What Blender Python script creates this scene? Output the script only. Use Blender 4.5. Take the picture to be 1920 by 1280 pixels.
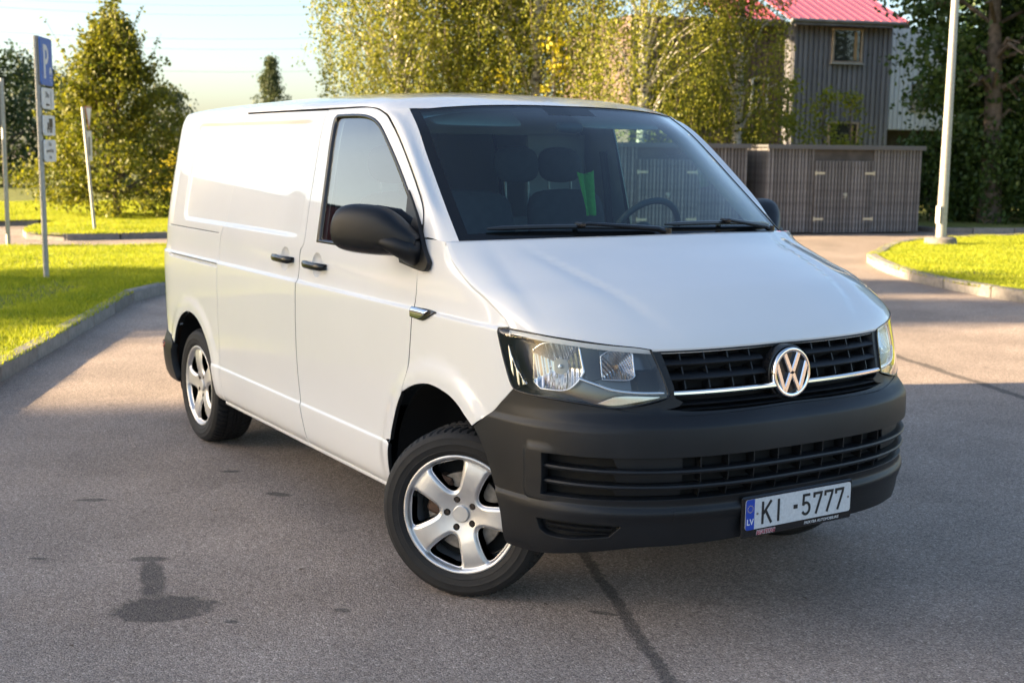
import bpy, math, random
import numpy as np
from mathutils import Matrix, Vector
from mathutils.geometry import delaunay_2d_cdt

for _o in list(bpy.data.objects): bpy.data.objects.remove(_o)
SC = bpy.context.scene
COL = SC.collection
rnd = random.Random(7)
R = math.radians

# ------------------------------------------------------------------ camera
cd = bpy.data.cameras.new('camera'); cam = bpy.data.objects.new('camera', cd); COL.objects.link(cam)
CAM = (4.1037, -3.2518, 1.7204)
yaw, pitch, roll = R(147.8474), R(-8.5740), R(0.6386)
d = Vector((math.cos(yaw)*math.cos(pitch), math.sin(yaw)*math.cos(pitch), math.sin(pitch)))
r_ = d.cross(Vector((0, 0, 1))).normalized(); u_ = r_.cross(d)
rr = math.cos(roll)*r_ + math.sin(roll)*u_; uu = -math.sin(roll)*r_ + math.cos(roll)*u_
cam.matrix_world = Matrix(((rr.x, uu.x, -d.x, CAM[0]), (rr.y, uu.y, -d.y, CAM[1]), (rr.z, uu.z, -d.z, CAM[2]), (0, 0, 0, 1)))
cd.sensor_width = 36; cd.lens = 44.514; cd.clip_end = 2000
cd.dof.use_dof = True; cd.dof.focus_distance = 4.7; cd.dof.aperture_fstop = 4.5
SC.camera = cam

# ------------------------------------------------------------------ sky, sun, exposure
SUN_EL = 16.0
SHDIR = Vector((.40, .917, 0)).normalized()           # where shadows fall on the ground
w = bpy.data.worlds.new('World'); SC.world = w; w.use_nodes = True
nt = w.node_tree; nt.nodes.clear()
sky = nt.nodes.new('ShaderNodeTexSky'); sky.sky_type = 'NISHITA'; sky.sun_disc = False
sky.sun_elevation = R(SUN_EL); sky.sun_rotation = math.atan2(-SHDIR.x, -SHDIR.y)
sky.altitude = 20; sky.air_density = 0.85; sky.dust_density = 1.7; sky.ozone_density = 1.0
bg = nt.nodes.new('ShaderNodeBackground'); bg.inputs['Strength'].default_value = 0.057
out = nt.nodes.new('ShaderNodeOutputWorld')
nt.links.new(sky.outputs[0], bg.inputs[0]); nt.links.new(bg.outputs[0], out.inputs[0])
sl = bpy.data.lights.new('sun', 'SUN'); sl.energy = 4.4; sl.angle = R(0.55); sl.color = (1.0, .76, .47)
sun = bpy.data.objects.new('sun', sl); COL.objects.link(sun)
sdir = Vector((SHDIR.x*math.cos(R(SUN_EL)), SHDIR.y*math.cos(R(SUN_EL)), -math.sin(R(SUN_EL))))
sun.rotation_euler = sdir.to_track_quat('-Z', 'Y').to_euler(); sun.location = (-20, -40, 20)
SC.view_settings.view_transform = 'Standard'; SC.view_settings.look = 'None'
SC.view_settings.exposure = 2.65; SC.view_settings.gamma = 1
SC.render.engine = 'CYCLES'
SC.cycles.max_bounces = 10; SC.cycles.transparent_max_bounces = 24; SC.cycles.glossy_bounces = 5
SC.cycles.caustics_reflective = False; SC.cycles.caustics_refractive = False

# ------------------------------------------------------------------ helpers
def build(name, V, F, mat, parent=None, N=None, smooth=True, mats=None, fm=None, sharp=None):
    me = bpy.data.meshes.new(name)
    V = np.asarray(V, float)
    me.from_pydata(V.tolist(), [], [tuple(int(i) for i in f) for f in F])
    for m in (mats or [mat]): me.materials.append(m)
    if fm is not None: me.polygons.foreach_set('material_index', np.asarray(fm, np.int32))
    if smooth: me.polygons.foreach_set('use_smooth', np.ones(len(me.polygons), bool))
    if sharp is not None and smooth: me.set_sharp_from_angle(angle=R(sharp))
    if N is not None: me.normals_split_custom_set_from_vertices(np.asarray(N, float).tolist())
    me.update()
    o = bpy.data.objects.new(name, me); COL.objects.link(o)
    if parent is not None: o.parent = parent
    return o
def tag(o, label=None, cat=None, group=None, kind=None):
    for k, v in (('label', label), ('category', cat), ('group', group), ('kind', kind)):
        if v: o[k] = v
    return o
def thing(name, label, cat, loc=(0, 0, 0), rz=0, group=None):
    o = bpy.data.objects.new(name, None); COL.objects.link(o); o.empty_display_size = .1
    o.location = loc; o.rotation_euler = (0, 0, rz)
    return tag(o, label, cat, group)
def copy_tree(o, parent=None):
    c = o.copy(); COL.objects.link(c); c.parent = parent
    for ch in list(o.children): copy_tree(ch, c)
    return c

class MB:
    """collects shapes for one mesh"""
    def __init__(s): s.V = []; s.F = []; s.M = []
    def add(s, V, F, m=0):
        k = len(s.V); s.V += [tuple(map(float, v)) for v in V]; s.F += [tuple(k+i for i in f) for f in F]; s.M += [m]*len(F); return s
    def box(s, c, size, mat3=None, m=0, b=0):
        hx, hy, hz = size[0]/2, size[1]/2, size[2]/2
        if b <= 0:
            V = [(x, y, z) for x in (-hx, hx) for y in (-hy, hy) for z in (-hz, hz)]
            F = [(0, 1, 3, 2), (4, 6, 7, 5), (0, 4, 5, 1), (2, 3, 7, 6), (0, 2, 6, 4), (1, 5, 7, 3)]
        else:
            b = min(b, hx*.9, hy*.9, hz*.9); V = []; ix = {}
            for sx in (-1, 1):
                for sy in (-1, 1):
                    for sz_ in (-1, 1):
                        for ax in range(3):
                            p = [sx*(hx-b), sy*(hy-b), sz_*(hz-b)]; p[ax] = (sx*hx, sy*hy, sz_*hz)[ax]
                            ix[(sx, sy, sz_, ax)] = len(V); V.append(tuple(p))
            F = []
            def q(l): F.append(tuple(ix[i] for i in l))
            for g in (-1, 1):
                a = [(g, -1, -1, 0), (g, 1, -1, 0), (g, 1, 1, 0), (g, -1, 1, 0)]; q(a if g > 0 else a[::-1])
                a = [(-1, g, -1, 1), (-1, g, 1, 1), (1, g, 1, 1), (1, g, -1, 1)]; q(a if g > 0 else a[::-1])
                a = [(-1, -1, g, 2), (1, -1, g, 2), (1, 1, g, 2), (-1, 1, g, 2)]; q(a if g > 0 else a[::-1])
            for p in (-1, 1):
                for r in (-1, 1):
                    f = p*r > 0
                    a = [(p, r, -1, 0), (p, r, -1, 1), (p, r, 1, 1), (p, r, 1, 0)]; q(a if f else a[::-1])
                    a = [(-1, p, r, 1), (-1, p, r, 2), (1, p, r, 2), (1, p, r, 1)]; q(a if f else a[::-1])
                    a = [(p, -1, r, 2), (p, -1, r, 0), (p, 1, r, 0), (p, 1, r, 2)]; q(a if f else a[::-1])
                    for t in (-1, 1):
                        a = [(p, r, t, 0), (p, r, t, 1), (p, r, t, 2)]; q(a if p*r*t > 0 else a[::-1])
        if mat3 is not None: V = [tuple(mat3 @ Vector(v)) for v in V]
        return s.add([(v[0]+c[0], v[1]+c[1], v[2]+c[2]) for v in V], F, m)
    def cyl(s, p0, p1, r0, r1=None, n=16, cap=True, m=0):
        r1 = r0 if r1 is None else r1
        p0 = Vector(p0); p1 = Vector(p1); a = (p1-p0).normalized(); t = a.orthogonal().normalized(); b = a.cross(t)
        V = []
        for p, r in ((p0, r0), (p1, r1)):
            for i in range(n):
                th = 2*math.pi*i/n; V.append(p+r*(math.cos(th)*t+math.sin(th)*b))
        F = [(i, (i+1) % n, n+(i+1) % n, n+i) for i in range(n)]
        if cap: F += [tuple(range(n-1, -1, -1)), tuple(range(n, 2*n))]
        return s.add(V, F, m)
    def tube(s, path, rad, n=8, m=0, cap=True):
        P = [Vector([float(c) for c in p]) for p in path]; rad = [float(r) for r in rad] if hasattr(rad, '__len__') else [float(rad)]*len(P)
        V = []; t0 = None
        for i, p in enumerate(P):
            a = (P[min(i+1, len(P)-1)]-P[max(i-1, 0)]).normalized()
            t = a.orthogonal().normalized() if t0 is None else (t0-a*a.dot(t0)).normalized()
            t0 = t; b = a.cross(t)
            for k in range(n):
                th = 2*math.pi*k/n; V.append(p+rad[i]*(math.cos(th)*t+math.sin(th)*b))
        F = [(i*n+k, i*n+(k+1) % n, (i+1)*n+(k+1) % n, (i+1)*n+k) for i in range(len(P)-1) for k in range(n)]
        if cap: F += [tuple(range(n-1, -1, -1)), tuple(range((len(P)-1)*n, len(P)*n))]
        return s.add(V, F, m)
    def prism(s, poly, fr, d, m=0):
        """polygon (a,b) extruded by d; fr = (origin, A, B, Nrm)"""
        o, A, B, Nn = [Vector(v) for v in fr]; n = len(poly)
        V = [o+A*p[0]+B*p[1] for p in poly]+[o+A*p[0]+B*p[1]+Nn*d for p in poly]
        F = [tuple(range(n-1, -1, -1)), tuple(range(n, 2*n))]+[(i, (i+1) % n, n+(i+1) % n, n+i) for i in range(n)]
        return s.add(V, F, m)
    def lathe(s, prof, n=64, axis='y', c=(0, 0, 0), m=0):
        """prof: (r, h) along the axis"""
        V = []
        for i in range(n):
            th = 2*math.pi*i/n; ca, sa = math.cos(th), math.sin(th)
            for r, h in prof:
                V.append((c[0]+r*ca, c[1]+h, c[2]+r*sa) if axis == 'y' else (c[0]+r*ca, c[1]+r*sa, c[2]+h))
        k = len(prof)
        F = [(i*k+j, i*k+j+1, ((i+1) % n)*k+j+1, ((i+1) % n)*k+j) for i in range(n) for j in range(k-1)]
        return s.add(V, F, m)
    def obj(s, name, mat, parent=None, smooth=True, sharp=35, mats=None):
        return build(name, s.V, s.F, mat, parent, smooth=smooth, mats=mats, fm=s.M if mats else None, sharp=sharp)

def rs(poly, step=.02, closed=True, cang=38):
    """resample a polygon: smooth through gentle vertices, keep sharp corners"""
    P = np.array(poly, float); n = len(P); corner = []
    for i in range(n):
        if not closed and i in (0, n-1): corner.append(i); continue
        a = P[i]-P[i-1]; b = P[(i+1) % n]-P[i]
        ang = abs(math.degrees(math.atan2(a[0]*b[1]-a[1]*b[0], a @ b)))
        if ang > cang: corner.append(i)
    if not corner: corner = [0]
    segs = []
    for k, c in enumerate(corner):
        if closed: e = corner[(k+1) % len(corner)]; e = e if e > c else e+n
        else:
            if k == len(corner)-1: break
            e = corner[k+1]
        segs.append(P[[j % n for j in range(c, e+1)]])
    outp = []
    for S in segs:
        if len(S) == 2: dense = S
        else:
            E = np.vstack([2*S[0]-S[1], S, 2*S[-1]-S[-2]]) if len(corner) > 1 or not closed else np.vstack([S[-2], S, S[1]])
            dense = []
            for i in range(1, len(E)-2):
                for t in np.linspace(0, 1, 9)[:-1]:
                    p0, p1, p2, p3 = E[i-1:i+3]
                    dense.append(.5*((2*p1)+(-p0+p2)*t+(2*p0-5*p1+4*p2-p3)*t*t+(-p0+3*p1-3*p2+p3)*t**3))
            dense.append(E[-2]); dense = np.array(dense)
        L = np.concatenate([[0], np.cumsum(np.linalg.norm(np.diff(dense, axis=0), axis=1))])
        k = max(1, int(round(L[-1]/step)))
        q = np.linspace(0, L[-1], k+1)[:-1]
        outp.append(np.stack([np.interp(q, L, dense[:, j]) for j in range(dense.shape[1])], 1))
    if not closed: outp.append(P[-1:])
    return np.vstack(outp)
def pip(pts, poly):
    x, y = pts[:, 0], pts[:, 1]; c = np.zeros(len(pts), bool); n = len(poly); j = n-1
    for i in range(n):
        xi, yi = poly[i]; xj, yj = poly[j]
        if yi != yj: c ^= ((yi > y) != (yj > y)) & (x < (xj-xi)*(y-yi)/(yj-yi)+xi)
        j = i
    return c
def segdist(pts, poly):
    dm = np.full(len(pts), 1e9); n = len(poly)
    for i in range(n):
        a = poly[i]; b = poly[(i+1) % n]; ab = b-a; l2 = ab @ ab+1e-12
        t = np.clip(((pts-a) @ ab)/l2, 0, 1); dm = np.minimum(dm, np.hypot(*(pts-(a+t[:, None]*ab)).T))
    return dm
def nrm(fn, s, z, e=.0015):
    a = fn(s+e, z)-fn(s-e, z); b = fn(s, z+e)-fn(s, z-e); n = np.cross(a, b)
    return n/np.maximum(np.linalg.norm(n, axis=-1, keepdims=True), 1e-12)
def area2(p): return .5*np.sum(p[:, 0]*np.roll(p[:, 1], -1)-np.roll(p[:, 0], -1)*p[:, 1])
def trimesh2(poly, holes, pts, margin):
    """constrained triangulation of a polygon with holes and interior points"""
    loops = [poly]+list(holes)
    if len(pts):
        k = pip(pts, poly) & (segdist(pts, poly) > margin)
        for h in holes: k &= ~pip(pts, h) & (segdist(pts, h) > margin)
        pts = pts[k]
    V = np.vstack(loops+([pts] if len(pts) else [])); E = []; k = 0
    for l in loops: E += [(k+i, k+(i+1) % len(l)) for i in range(len(l))]; k += len(l)
    v, e, f, *_ = delaunay_2d_cdt([Vector(p) for p in V], E, [], 0, 1e-7)
    v = np.array([(q[0], q[1]) for q in v]); f = np.array(f)
    c = v[f].mean(1); keep = pip(c, poly)
    for h in holes: keep &= ~pip(c, h)
    return v, f[keep]
def panel(name, poly, fn, mat, parent, holes=(), step=.03, bstep=.015, zl=None, sl=None, extra=None,
          flange=.02, sides=(1,), smoothpoly=True, hole_flange=None, mats=None, fsel=None):
    """a body panel: polygon in (s,z) laid on the surface fn, edges folded inwards"""
    P = rs(poly, bstep) if smoothpoly else np.array(poly, float)
    if area2(P) < 0: P = P[::-1]
    H = []
    for h in holes:
        h = rs(h, bstep); H.append(h[::-1] if area2(h) > 0 else h)
    lo, hi = P.min(0), P.max(0)
    S_ = np.arange(lo[0], hi[0]+step, step) if sl is None else np.array(sl); Z_ = np.arange(lo[1], hi[1]+step, step) if zl is None else np.array(zl)
    pts = np.array(np.meshgrid(S_, Z_)).reshape(2, -1).T
    if extra is not None: pts = np.vstack([pts, extra])
    v, f = trimesh2(P, H, pts, min(step, bstep)*.45)
    X = fn(v[:, 0], v[:, 1]); N = nrm(fn, v[:, 0], v[:, 1])
    VV = [X]; NN = [N]; FF = f.tolist(); k = len(X); FM = [0]*len(FF)
    if fsel is not None: FM = fsel(v[f].mean(1)).astype(int).tolist()
    for li, l in enumerate([P]+H):
        fl = flange if li == 0 or hole_flange is None else hole_flange
        if not fl: continue
        a = fn(l[:, 0], l[:, 1]); n = nrm(fn, l[:, 0], l[:, 1]); m = len(l)
        t = np.roll(a, -1, 0)-np.roll(a, 1, 0); o = np.cross(t, n); o /= np.maximum(np.linalg.norm(o, axis=1, keepdims=True), 1e-9)
        VV += [a, a-n*.0025+o*.0015, a-n*fl]; NN += [n, (o+n*.3)/np.linalg.norm(o+n*.3, axis=1, keepdims=True), o]
        for r in (0, 1):
            FF += [(k+r*m+(i+1) % m, k+r*m+i, k+(r+1)*m+i, k+(r+1)*m+(i+1) % m) for i in range(m)]
        FM += [0]*m+[1 if mats and len(mats) > 1 and fsel is None else 0]*m; k += 3*m  # deep fold coloured dark in place of the shade in panel gaps
    V = np.vstack(VV); N = np.vstack(NN); res = []
    for sd in sides:
        if sd > 0: res.append(build(name, V, FF, mat, parent, N, mats=mats, fm=FM if mats else None))
        else: res.append(build(name, V*[1, -1, 1], [tuple(reversed(q)) for q in FF], mat, parent, N*[1, -1, 1], mats=mats, fm=FM if mats else None))
    return res
def grid(name, X, mat, parent, closed_u=False, flip=False, mats=None, fm=None, N=None):
    """X[nu][nv][3] as one smooth sheet"""
    X = np.asarray(X, float); nu, nv = X.shape[:2]; F = []
    for i in range(nu if closed_u else nu-1):
        for j in range(nv-1):
            a, b = i*nv+j, ((i+1) % nu)*nv+j
            F.append((a, a+1, b+1, b) if flip else (a, b, b+1, a+1))
    return build(name, X.reshape(-1, 3), F, mat, parent, N=N, mats=mats, fm=fm)
def sstep(a, b, x):
    t = np.clip((x-a)/(b-a), 0, 1); return t*t*(3-2*t)
def sdbox(x, z, cx, cz, hx, hz, r):
    qx = np.abs(x-cx)-hx+r; qz = np.abs(z-cz)-hz+r
    return np.hypot(np.maximum(qx, 0), np.maximum(qz, 0))+np.minimum(np.maximum(qx, qz), 0)-r

# ------------------------------------------------------------------ materials
MATS = {}
def mat(name, col=(.5, .5, .5), rough=.5, metal=0., coat=0., coat_r=.03, spec=.5, bump=0., bscale=200., var=0., vscale=8., orand=0., detail=6., bdist=.002):
    """principled material with procedural colour variation and fine relief"""
    m = bpy.data.materials.new(name); m.use_nodes = True; t = m.node_tree; b = t.nodes['Principled BSDF']
    b.inputs['Base Color'].default_value = (*col, 1); b.inputs['Roughness'].default_value = rough
    b.inputs['Metallic'].default_value = metal; b.inputs['Coat Weight'].default_value = coat
    b.inputs['Coat Roughness'].default_value = coat_r; b.inputs['Specular IOR Level'].default_value = spec
    if var or bump:
        tc = t.nodes.new('ShaderNodeTexCoord')
    if var:
        n = t.nodes.new('ShaderNodeTexNoise'); n.inputs['Scale'].default_value = vscale; n.inputs['Detail'].default_value = detail
        t.links.new(tc.outputs['Object'], n.inputs['Vector'])
        cr = t.nodes.new('ShaderNodeValToRGB'); e = cr.color_ramp.elements
        e[0].position = .3; e[1].position = .7
        e[0].color = (*[c*(1-var) for c in col], 1); e[1].color = (*[min(1, c*(1+var)) for c in col], 1)
        t.links.new(n.outputs['Fac'], cr.inputs[0]); t.links.new(cr.outputs[0], b.inputs['Base Color'])
    if bump:
        n2 = t.nodes.new('ShaderNodeTexNoise'); n2.inputs['Scale'].default_value = bscale; n2.inputs['Detail'].default_value = 3
        t.links.new(tc.outputs['Object'], n2.inputs['Vector'])
        bp = t.nodes.new('ShaderNodeBump'); bp.inputs['Strength'].default_value = bump; bp.inputs['Distance'].default_value = bdist
        t.links.new(n2.outputs['Fac'], bp.inputs['Height']); t.links.new(bp.outputs[0], b.inputs['Normal'])
    if orand:      # every copy gets its own tone
        oi = t.nodes.new('ShaderNodeObjectInfo'); mr = t.nodes.new('ShaderNodeMapRange'); mr.inputs[3].default_value = 1-orand; mr.inputs[4].default_value = 1+orand
        hs_ = t.nodes.new('ShaderNodeHueSaturation'); t.links.new(oi.outputs['Random'], mr.inputs[0]); t.links.new(mr.outputs[0], hs_.inputs['Value'])
        src = b.inputs['Base Color']
        if src.is_linked: t.links.new(src.links[0].from_socket, hs_.inputs['Color'])
        else: hs_.inputs['Color'].default_value = (*col, 1)
        t.links.new(hs_.outputs[0], src)
    MATS[name] = m
    return m
def glassmat(name, tint, f0=.045, boost=1., rough=.0):
    """thin clear sheet: Schlick reflection over a tinted see-through layer, the same from both sides"""
    m = bpy.data.materials.new(name); m.use_nodes = True; t = m.node_tree; t.nodes.clear(); N = t.nodes.new; L = t.links.new
    o = N('ShaderNodeOutputMaterial'); mx = N('ShaderNodeMixShader'); tr = N('ShaderNodeBsdfTransparent'); gl = N('ShaderNodeBsdfGlossy')
    tr.inputs[0].default_value = (*tint, 1); gl.inputs['Roughness'].default_value = rough; gl.inputs['Color'].default_value = (1, 1, 1, 1)
    g = N('ShaderNodeNewGeometry'); dt = N('ShaderNodeVectorMath'); dt.operation = 'DOT_PRODUCT'; L(g.outputs['Incoming'], dt.inputs[0]); L(g.outputs['Normal'], dt.inputs[1])
    def mt(op, a, b):
        n = N('ShaderNodeMath'); n.operation = op; n.use_clamp = op == 'MULTIPLY'
        for k, v in enumerate((a, b)):
            if v is None: continue
            if isinstance(v, (int, float)): n.inputs[k].default_value = v
            else: L(v, n.inputs[k])
        return n.outputs[0]
    c = mt('ABSOLUTE', dt.outputs['Value'], None); q = mt('POWER', mt('SUBTRACT', 1., c), 5.)
    f = mt('MULTIPLY', mt('ADD', mt('MULTIPLY', q, 1-f0), f0), boost)
    L(f, mx.inputs[0]); L(tr.outputs[0], mx.inputs[1]); L(gl.outputs[0], mx.inputs[2]); L(mx.outputs[0], o.inputs[0])
    MATS[name] = m; return m
def leafmat(name, c1, c2, trans=.35, rough=.55):
    """leaf colours vary per leaf and per clump; thin leaves let light through"""
    m = bpy.data.materials.new(name); m.use_nodes = True; t = m.node_tree; b = t.nodes['Principled BSDF']; o = t.nodes['Material Output']
    g = t.nodes.new('ShaderNodeNewGeometry'); tc = t.nodes.new('ShaderNodeTexCoord'); n = t.nodes.new('ShaderNodeTexNoise'); n.inputs['Scale'].default_value = 1.3
    t.links.new(tc.outputs['Object'], n.inputs['Vector'])
    ad = t.nodes.new('ShaderNodeMath'); ad.operation = 'MULTIPLY_ADD'; ad.inputs[1].default_value = .6
    t.links.new(g.outputs['Random Per Island'], ad.inputs[0]); 
    s2 = t.nodes.new('ShaderNodeMath'); s2.operation = 'MULTIPLY'; s2.inputs[1].default_value = .5; t.links.new(n.outputs['Fac'], s2.inputs[0]); t.links.new(s2.outputs[0], ad.inputs[2])
    cr = t.nodes.new('ShaderNodeValToRGB'); e = cr.color_ramp.elements; e[0].position = .15; e[1].position = .85; e[0].color = (*c1, 1); e[1].color = (*c2, 1)
    t.links.new(ad.outputs[0], cr.inputs[0]); t.links.new(cr.outputs[0], b.inputs['Base Color']); b.inputs['Roughness'].default_value = rough
    tl = t.nodes.new('ShaderNodeBsdfTranslucent'); mx = t.nodes.new('ShaderNodeMixShader'); mx.inputs[0].default_value = trans
    t.links.new(cr.outputs[0], tl.inputs[0]); t.links.new(b.outputs[0], mx.inputs[1]); t.links.new(tl.outputs[0], mx.inputs[2]); t.links.new(mx.outputs[0], o.inputs['Surface'])
    MATS[name] = m; return m

PAINT = mat('white_paint', (.76, .76, .75), .42, coat=1.0, coat_r=.025, spec=.35, var=.012, vscale=3)
PLAST = mat('black_plastic', (.0072, .0086, .0108), .45, bump=.25, bscale=900, spec=.4, var=.35, vscale=5)
PLASTG = mat('black_plastic_gloss', (.012, .012, .013), .22)
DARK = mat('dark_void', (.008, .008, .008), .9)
RUB = mat('tyre_rubber', (.0115, .0115, .012), .75, bump=.3, bscale=260, var=.25, vscale=30)
ALLOY = mat('alloy_silver', (.70, .70, .70), .42, metal=.82, bump=.05, bscale=1500, var=.06, vscale=14)
CHROME = mat('chrome', (.86, .87, .88), .06, metal=1.)
STEEL = mat('brake_steel', (.28, .26, .24), .45, metal=.9, var=.3, vscale=40)
RUST = mat('dark_rust', (.09, .05, .03), .8, var=.5, vscale=40)
CLOTH = mat('seat_cloth', (.035, .036, .04), .95, bump=.3, bscale=600, var=.2, vscale=20)
DASH = mat('dash_plastic', (.032, .034, .037), .6, bump=.3, bscale=500)
TRIMG = mat('grey_trim', (.30, .30, .29), .7, var=.06, vscale=10)
WSG = glassmat('windscreen_glass', (.55, .80, .84), boost=1.6)
SIDEG = glassmat('side_glass', (.74, .86, .84), boost=2.2)
LENS = glassmat('lamp_lens', (.95, .96, .96), f0=.04, boost=1.5)
REDL = mat('red_lamp', (.35, .01, .012), .12, coat=.6)
LAMPIN = mat('lamp_housing', (.13, .135, .14), .22, metal=.6)
REFL = mat('lamp_reflector', (.60, .61, .63), .14, metal=1.)
WHITEP = mat('plate_white', (.66, .67, .67), .4, var=.10, vscale=90, detail=9)
BLUEP = mat('plate_blue', (.01, .06, .42), .4)
INK = mat('plate_ink', (.012, .012, .013), .5)

# ------------------------------------------------------------------ van: master surface
def pchip(xs, ys):
    xs=np.array(xs,float); ys=np.array(ys,float); h=np.diff(xs); d=np.diff(ys)/h
    m=np.zeros_like(xs); m[0]=d[0]; m[-1]=d[-1]
    for i in range(1,len(xs)-1):
        if d[i-1]*d[i]>0:
            w1=2*h[i]+h[i-1]; w2=h[i]+2*h[i-1]; m[i]=(w1+w2)/(w1/d[i-1]+w2/d[i])
    def f(x):
        x=np.clip(np.asarray(x,float),xs[0],xs[-1]); i=np.clip(np.searchsorted(xs,x)-1,0,len(xs)-2)
        t=(x-xs[i])/h[i]; a=1-t
        return ys[i]*a*a*(1+2*t)+ys[i+1]*t*t*(3-2*t)+h[i]*(m[i]*t*a*a-m[i+1]*t*t*a)
    return f
BW=pchip([.20,.27,.30,.34,.42,.503,.519,.75,1.0,1.088,1.104,1.255,1.40,1.60,1.80,1.86,1.95],
         [.82,.862,.888,.918,.932,.937,.930,.937,.940,.939,.927,.912,.889,.851,.810,.792,.74])
XF=pchip([.20,.27,.30,.335,.37,.42,.46,.490,.515,.54,.62,.70,.788,.797,.84,.90,1.052,1.12,1.40],
         [.74,.79,.825,.850,.864,.876,.886,.898,.886,.890,.905,.905,.8985,.893,.842,.830,.7755,.76,.74])
X0,NF=.10,2.8
XR,AR,NR=-3.30,.65,4.0
def _tab(n,a,b=.935,N=4001):
    ph=np.linspace(0,np.pi/2,N); c=np.cos(ph[::-1]); s=np.sin(ph[::-1])
    xi=np.clip(c,0,1)**(2/n); et=np.clip(s,0,1)**(2/n)
    L=np.concatenate([[0],np.cumsum(np.hypot(np.diff(xi*a),np.diff(et*b)))])
    return L,xi,et
LF,XIF,ETF=_tab(NF,.73); LR,XIR,ETR=_tab(NR,AR)
SF=X0+LF[-1]; SR=XR-LR[-1]      # s range: SR (rear centre) .. SF (front centre)
def P0(s,z):
    """unrolled body side: s runs from the rear centre along the right flank to the front centre"""
    s=np.asarray(s,float); z=np.asarray(z,float); sg=np.where(s>SF,1.0,-1.0); s=np.where(s>SF,2*SF-s,s)
    b=BW(z); a=XF(z)-X0
    xf=np.interp(s-X0,LF,XIF); ef=np.interp(s-X0,LF,ETF)
    xr=np.interp(XR-s,LR,XIR); er=np.interp(XR-s,LR,ETR)
    x=np.where(s>X0,X0+a*xf,np.where(s<XR,XR-AR*xr,s))
    y=b*np.where(s>X0,ef,np.where(s<XR,er,1.0))
    return np.stack([x,sg*y,z*np.ones_like(x)],-1)
ARCHF = (-.115, .42, .405); ARCHR = (-3.10, .41, .362)
def DISP(s, z):
    d = np.zeros(np.broadcast(s, z).shape)
    for (cx, cz, r), amp, w_ in ((ARCHF, .017, .115), (ARCHR, .011, .10)):
        q = np.hypot(s-cx, (z-cz))-r
        d = d+amp*(1-sstep(.035, w_, q))*sstep(.27, .50, z)*(z < 1.0)
    sd = sdbox(s, z, -2.42, 1.578, .89, .283, .07)
    d = d-.013*(1-sstep(-.024, .0, sd))*(1-sstep(-1.80, -1.50, s))
    for cx in (-1.693, -1.308):
        q = np.hypot((s-cx), z-1.188)/.056
        d = d-.024*np.clip(1-q*q, 0, 1)**.75
    d = d-.022*(1-sstep(-.004, 0, sdbox(s, z, -3.06, 1.081, .43, .011, .004)))
    d = d-.007*(1-sstep(-.003, 0, sdbox(s, z, -3.11, 1.254, .455, .0035, .003)))
    return d
def PS(s, z):
    """body side with stampings"""
    s = np.asarray(s, float); z = np.asarray(z, float)
    p = P0(s, z); dd = DISP(s, z)
    return p+nrm(P0, s, z, .004)*dd[..., None]
def PO(off):
    return lambda s, z: P0(s, z)+nrm(P0, np.asarray(s, float), np.asarray(z, float), .003)*off
def POS(off):
    return lambda s, z: PS(s, z)+nrm(P0, np.asarray(s, float), np.asarray(z, float), .003)*off

van = thing('cargo_van', 'white panel van with black bumpers and silver five-spoke wheels parked on the asphalt', 'van')

ZL = sorted(set(np.round(np.concatenate([np.arange(.30, 1.92, .03), [.495, .503, .508, .513, .519, .525], [1.062, 1.069, 1.072, 1.08, 1.088, 1.091, 1.094, 1.098, 1.104, 1.108],
     np.arange(1.285, 1.335, .007), np.arange(1.835, 1.865, .007), [1.249, 1.2515, 1.254, 1.2565, 1.259]]), 4)))
def SLV(a, b): return sorted(set(np.round(np.concatenate([np.arange(a, b, .03), np.arange(-3.315, -3.27, .007), np.arange(-1.56, -1.525, .007)]), 4)))
def rings(cx, cz, n=28):
    return np.array([(cx+r*math.cos(t), cz+r*math.sin(t)) for r in (.012, .022, .032, .040, .046, .050, .054, .0565, .060) for t in np.linspace(0, 2*math.pi, n, endpoint=False)])
def archpts(a, a0, a1, n=24, k=1.0):
    cx, cz, r = a
    return [(cx+r*k*math.cos(R(t)), cz+r*math.sin(R(t))) for t in np.linspace(a0, a1, n)]

# ---- front door
door_front = [(-.331, 1.247), (-.333, 1.105), (-.337, 1.02), (-.366, .837), (-.388, .760)]
door_poly = door_front+[(-.43, .70), (-.466, .635), (-.500, .56), (-.518, .49), (-.535, .40), (-.55, .318)]+[(-1.440, .318), (-1.456, .399), (-1.488, .515), (-1.508, .62), (-1.519, .79), (-1.517, .96), (-1.511, 1.1),
    (-1.508, 1.235), (-1.473, 1.285), (-1.475, 1.45), (-1.478, 1.7), (-1.482, 1.898)]+[(-1.18, 1.9), (-1.05, 1.8985), (-.962, 1.890), (-.885, 1.873), (-.816, 1.848), (-.679, 1.764), (-.545, 1.658), (-.415, 1.544), (-.362, 1.486), (-.345, 1.43), (-.336, 1.33)]
win_out = [(-1.339, 1.290), (-1.344, 1.451), (-1.361, 1.651), (-1.381, 1.858), (-1.365, 1.876), (-1.224, 1.877), (-1.09, 1.874), (-.985, 1.862), (-.895, 1.836), (-.81, 1.790), (-.661, 1.686), (-.488, 1.545), (-.415, 1.47), (-.395, 1.40), (-.392, 1.290)]
win_in = [(-1.303, 1.308), (-1.312, 1.453), (-1.330, 1.651), (-1.348, 1.845), (-1.335, 1.858), (-1.224, 1.859), (-1.09, 1.856), (-.995, 1.845), (-.912, 1.821), (-.83, 1.777), (-.685, 1.672), (-.515, 1.533), (-.44, 1.46), (-.415, 1.40), (-.41, 1.308)]
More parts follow.
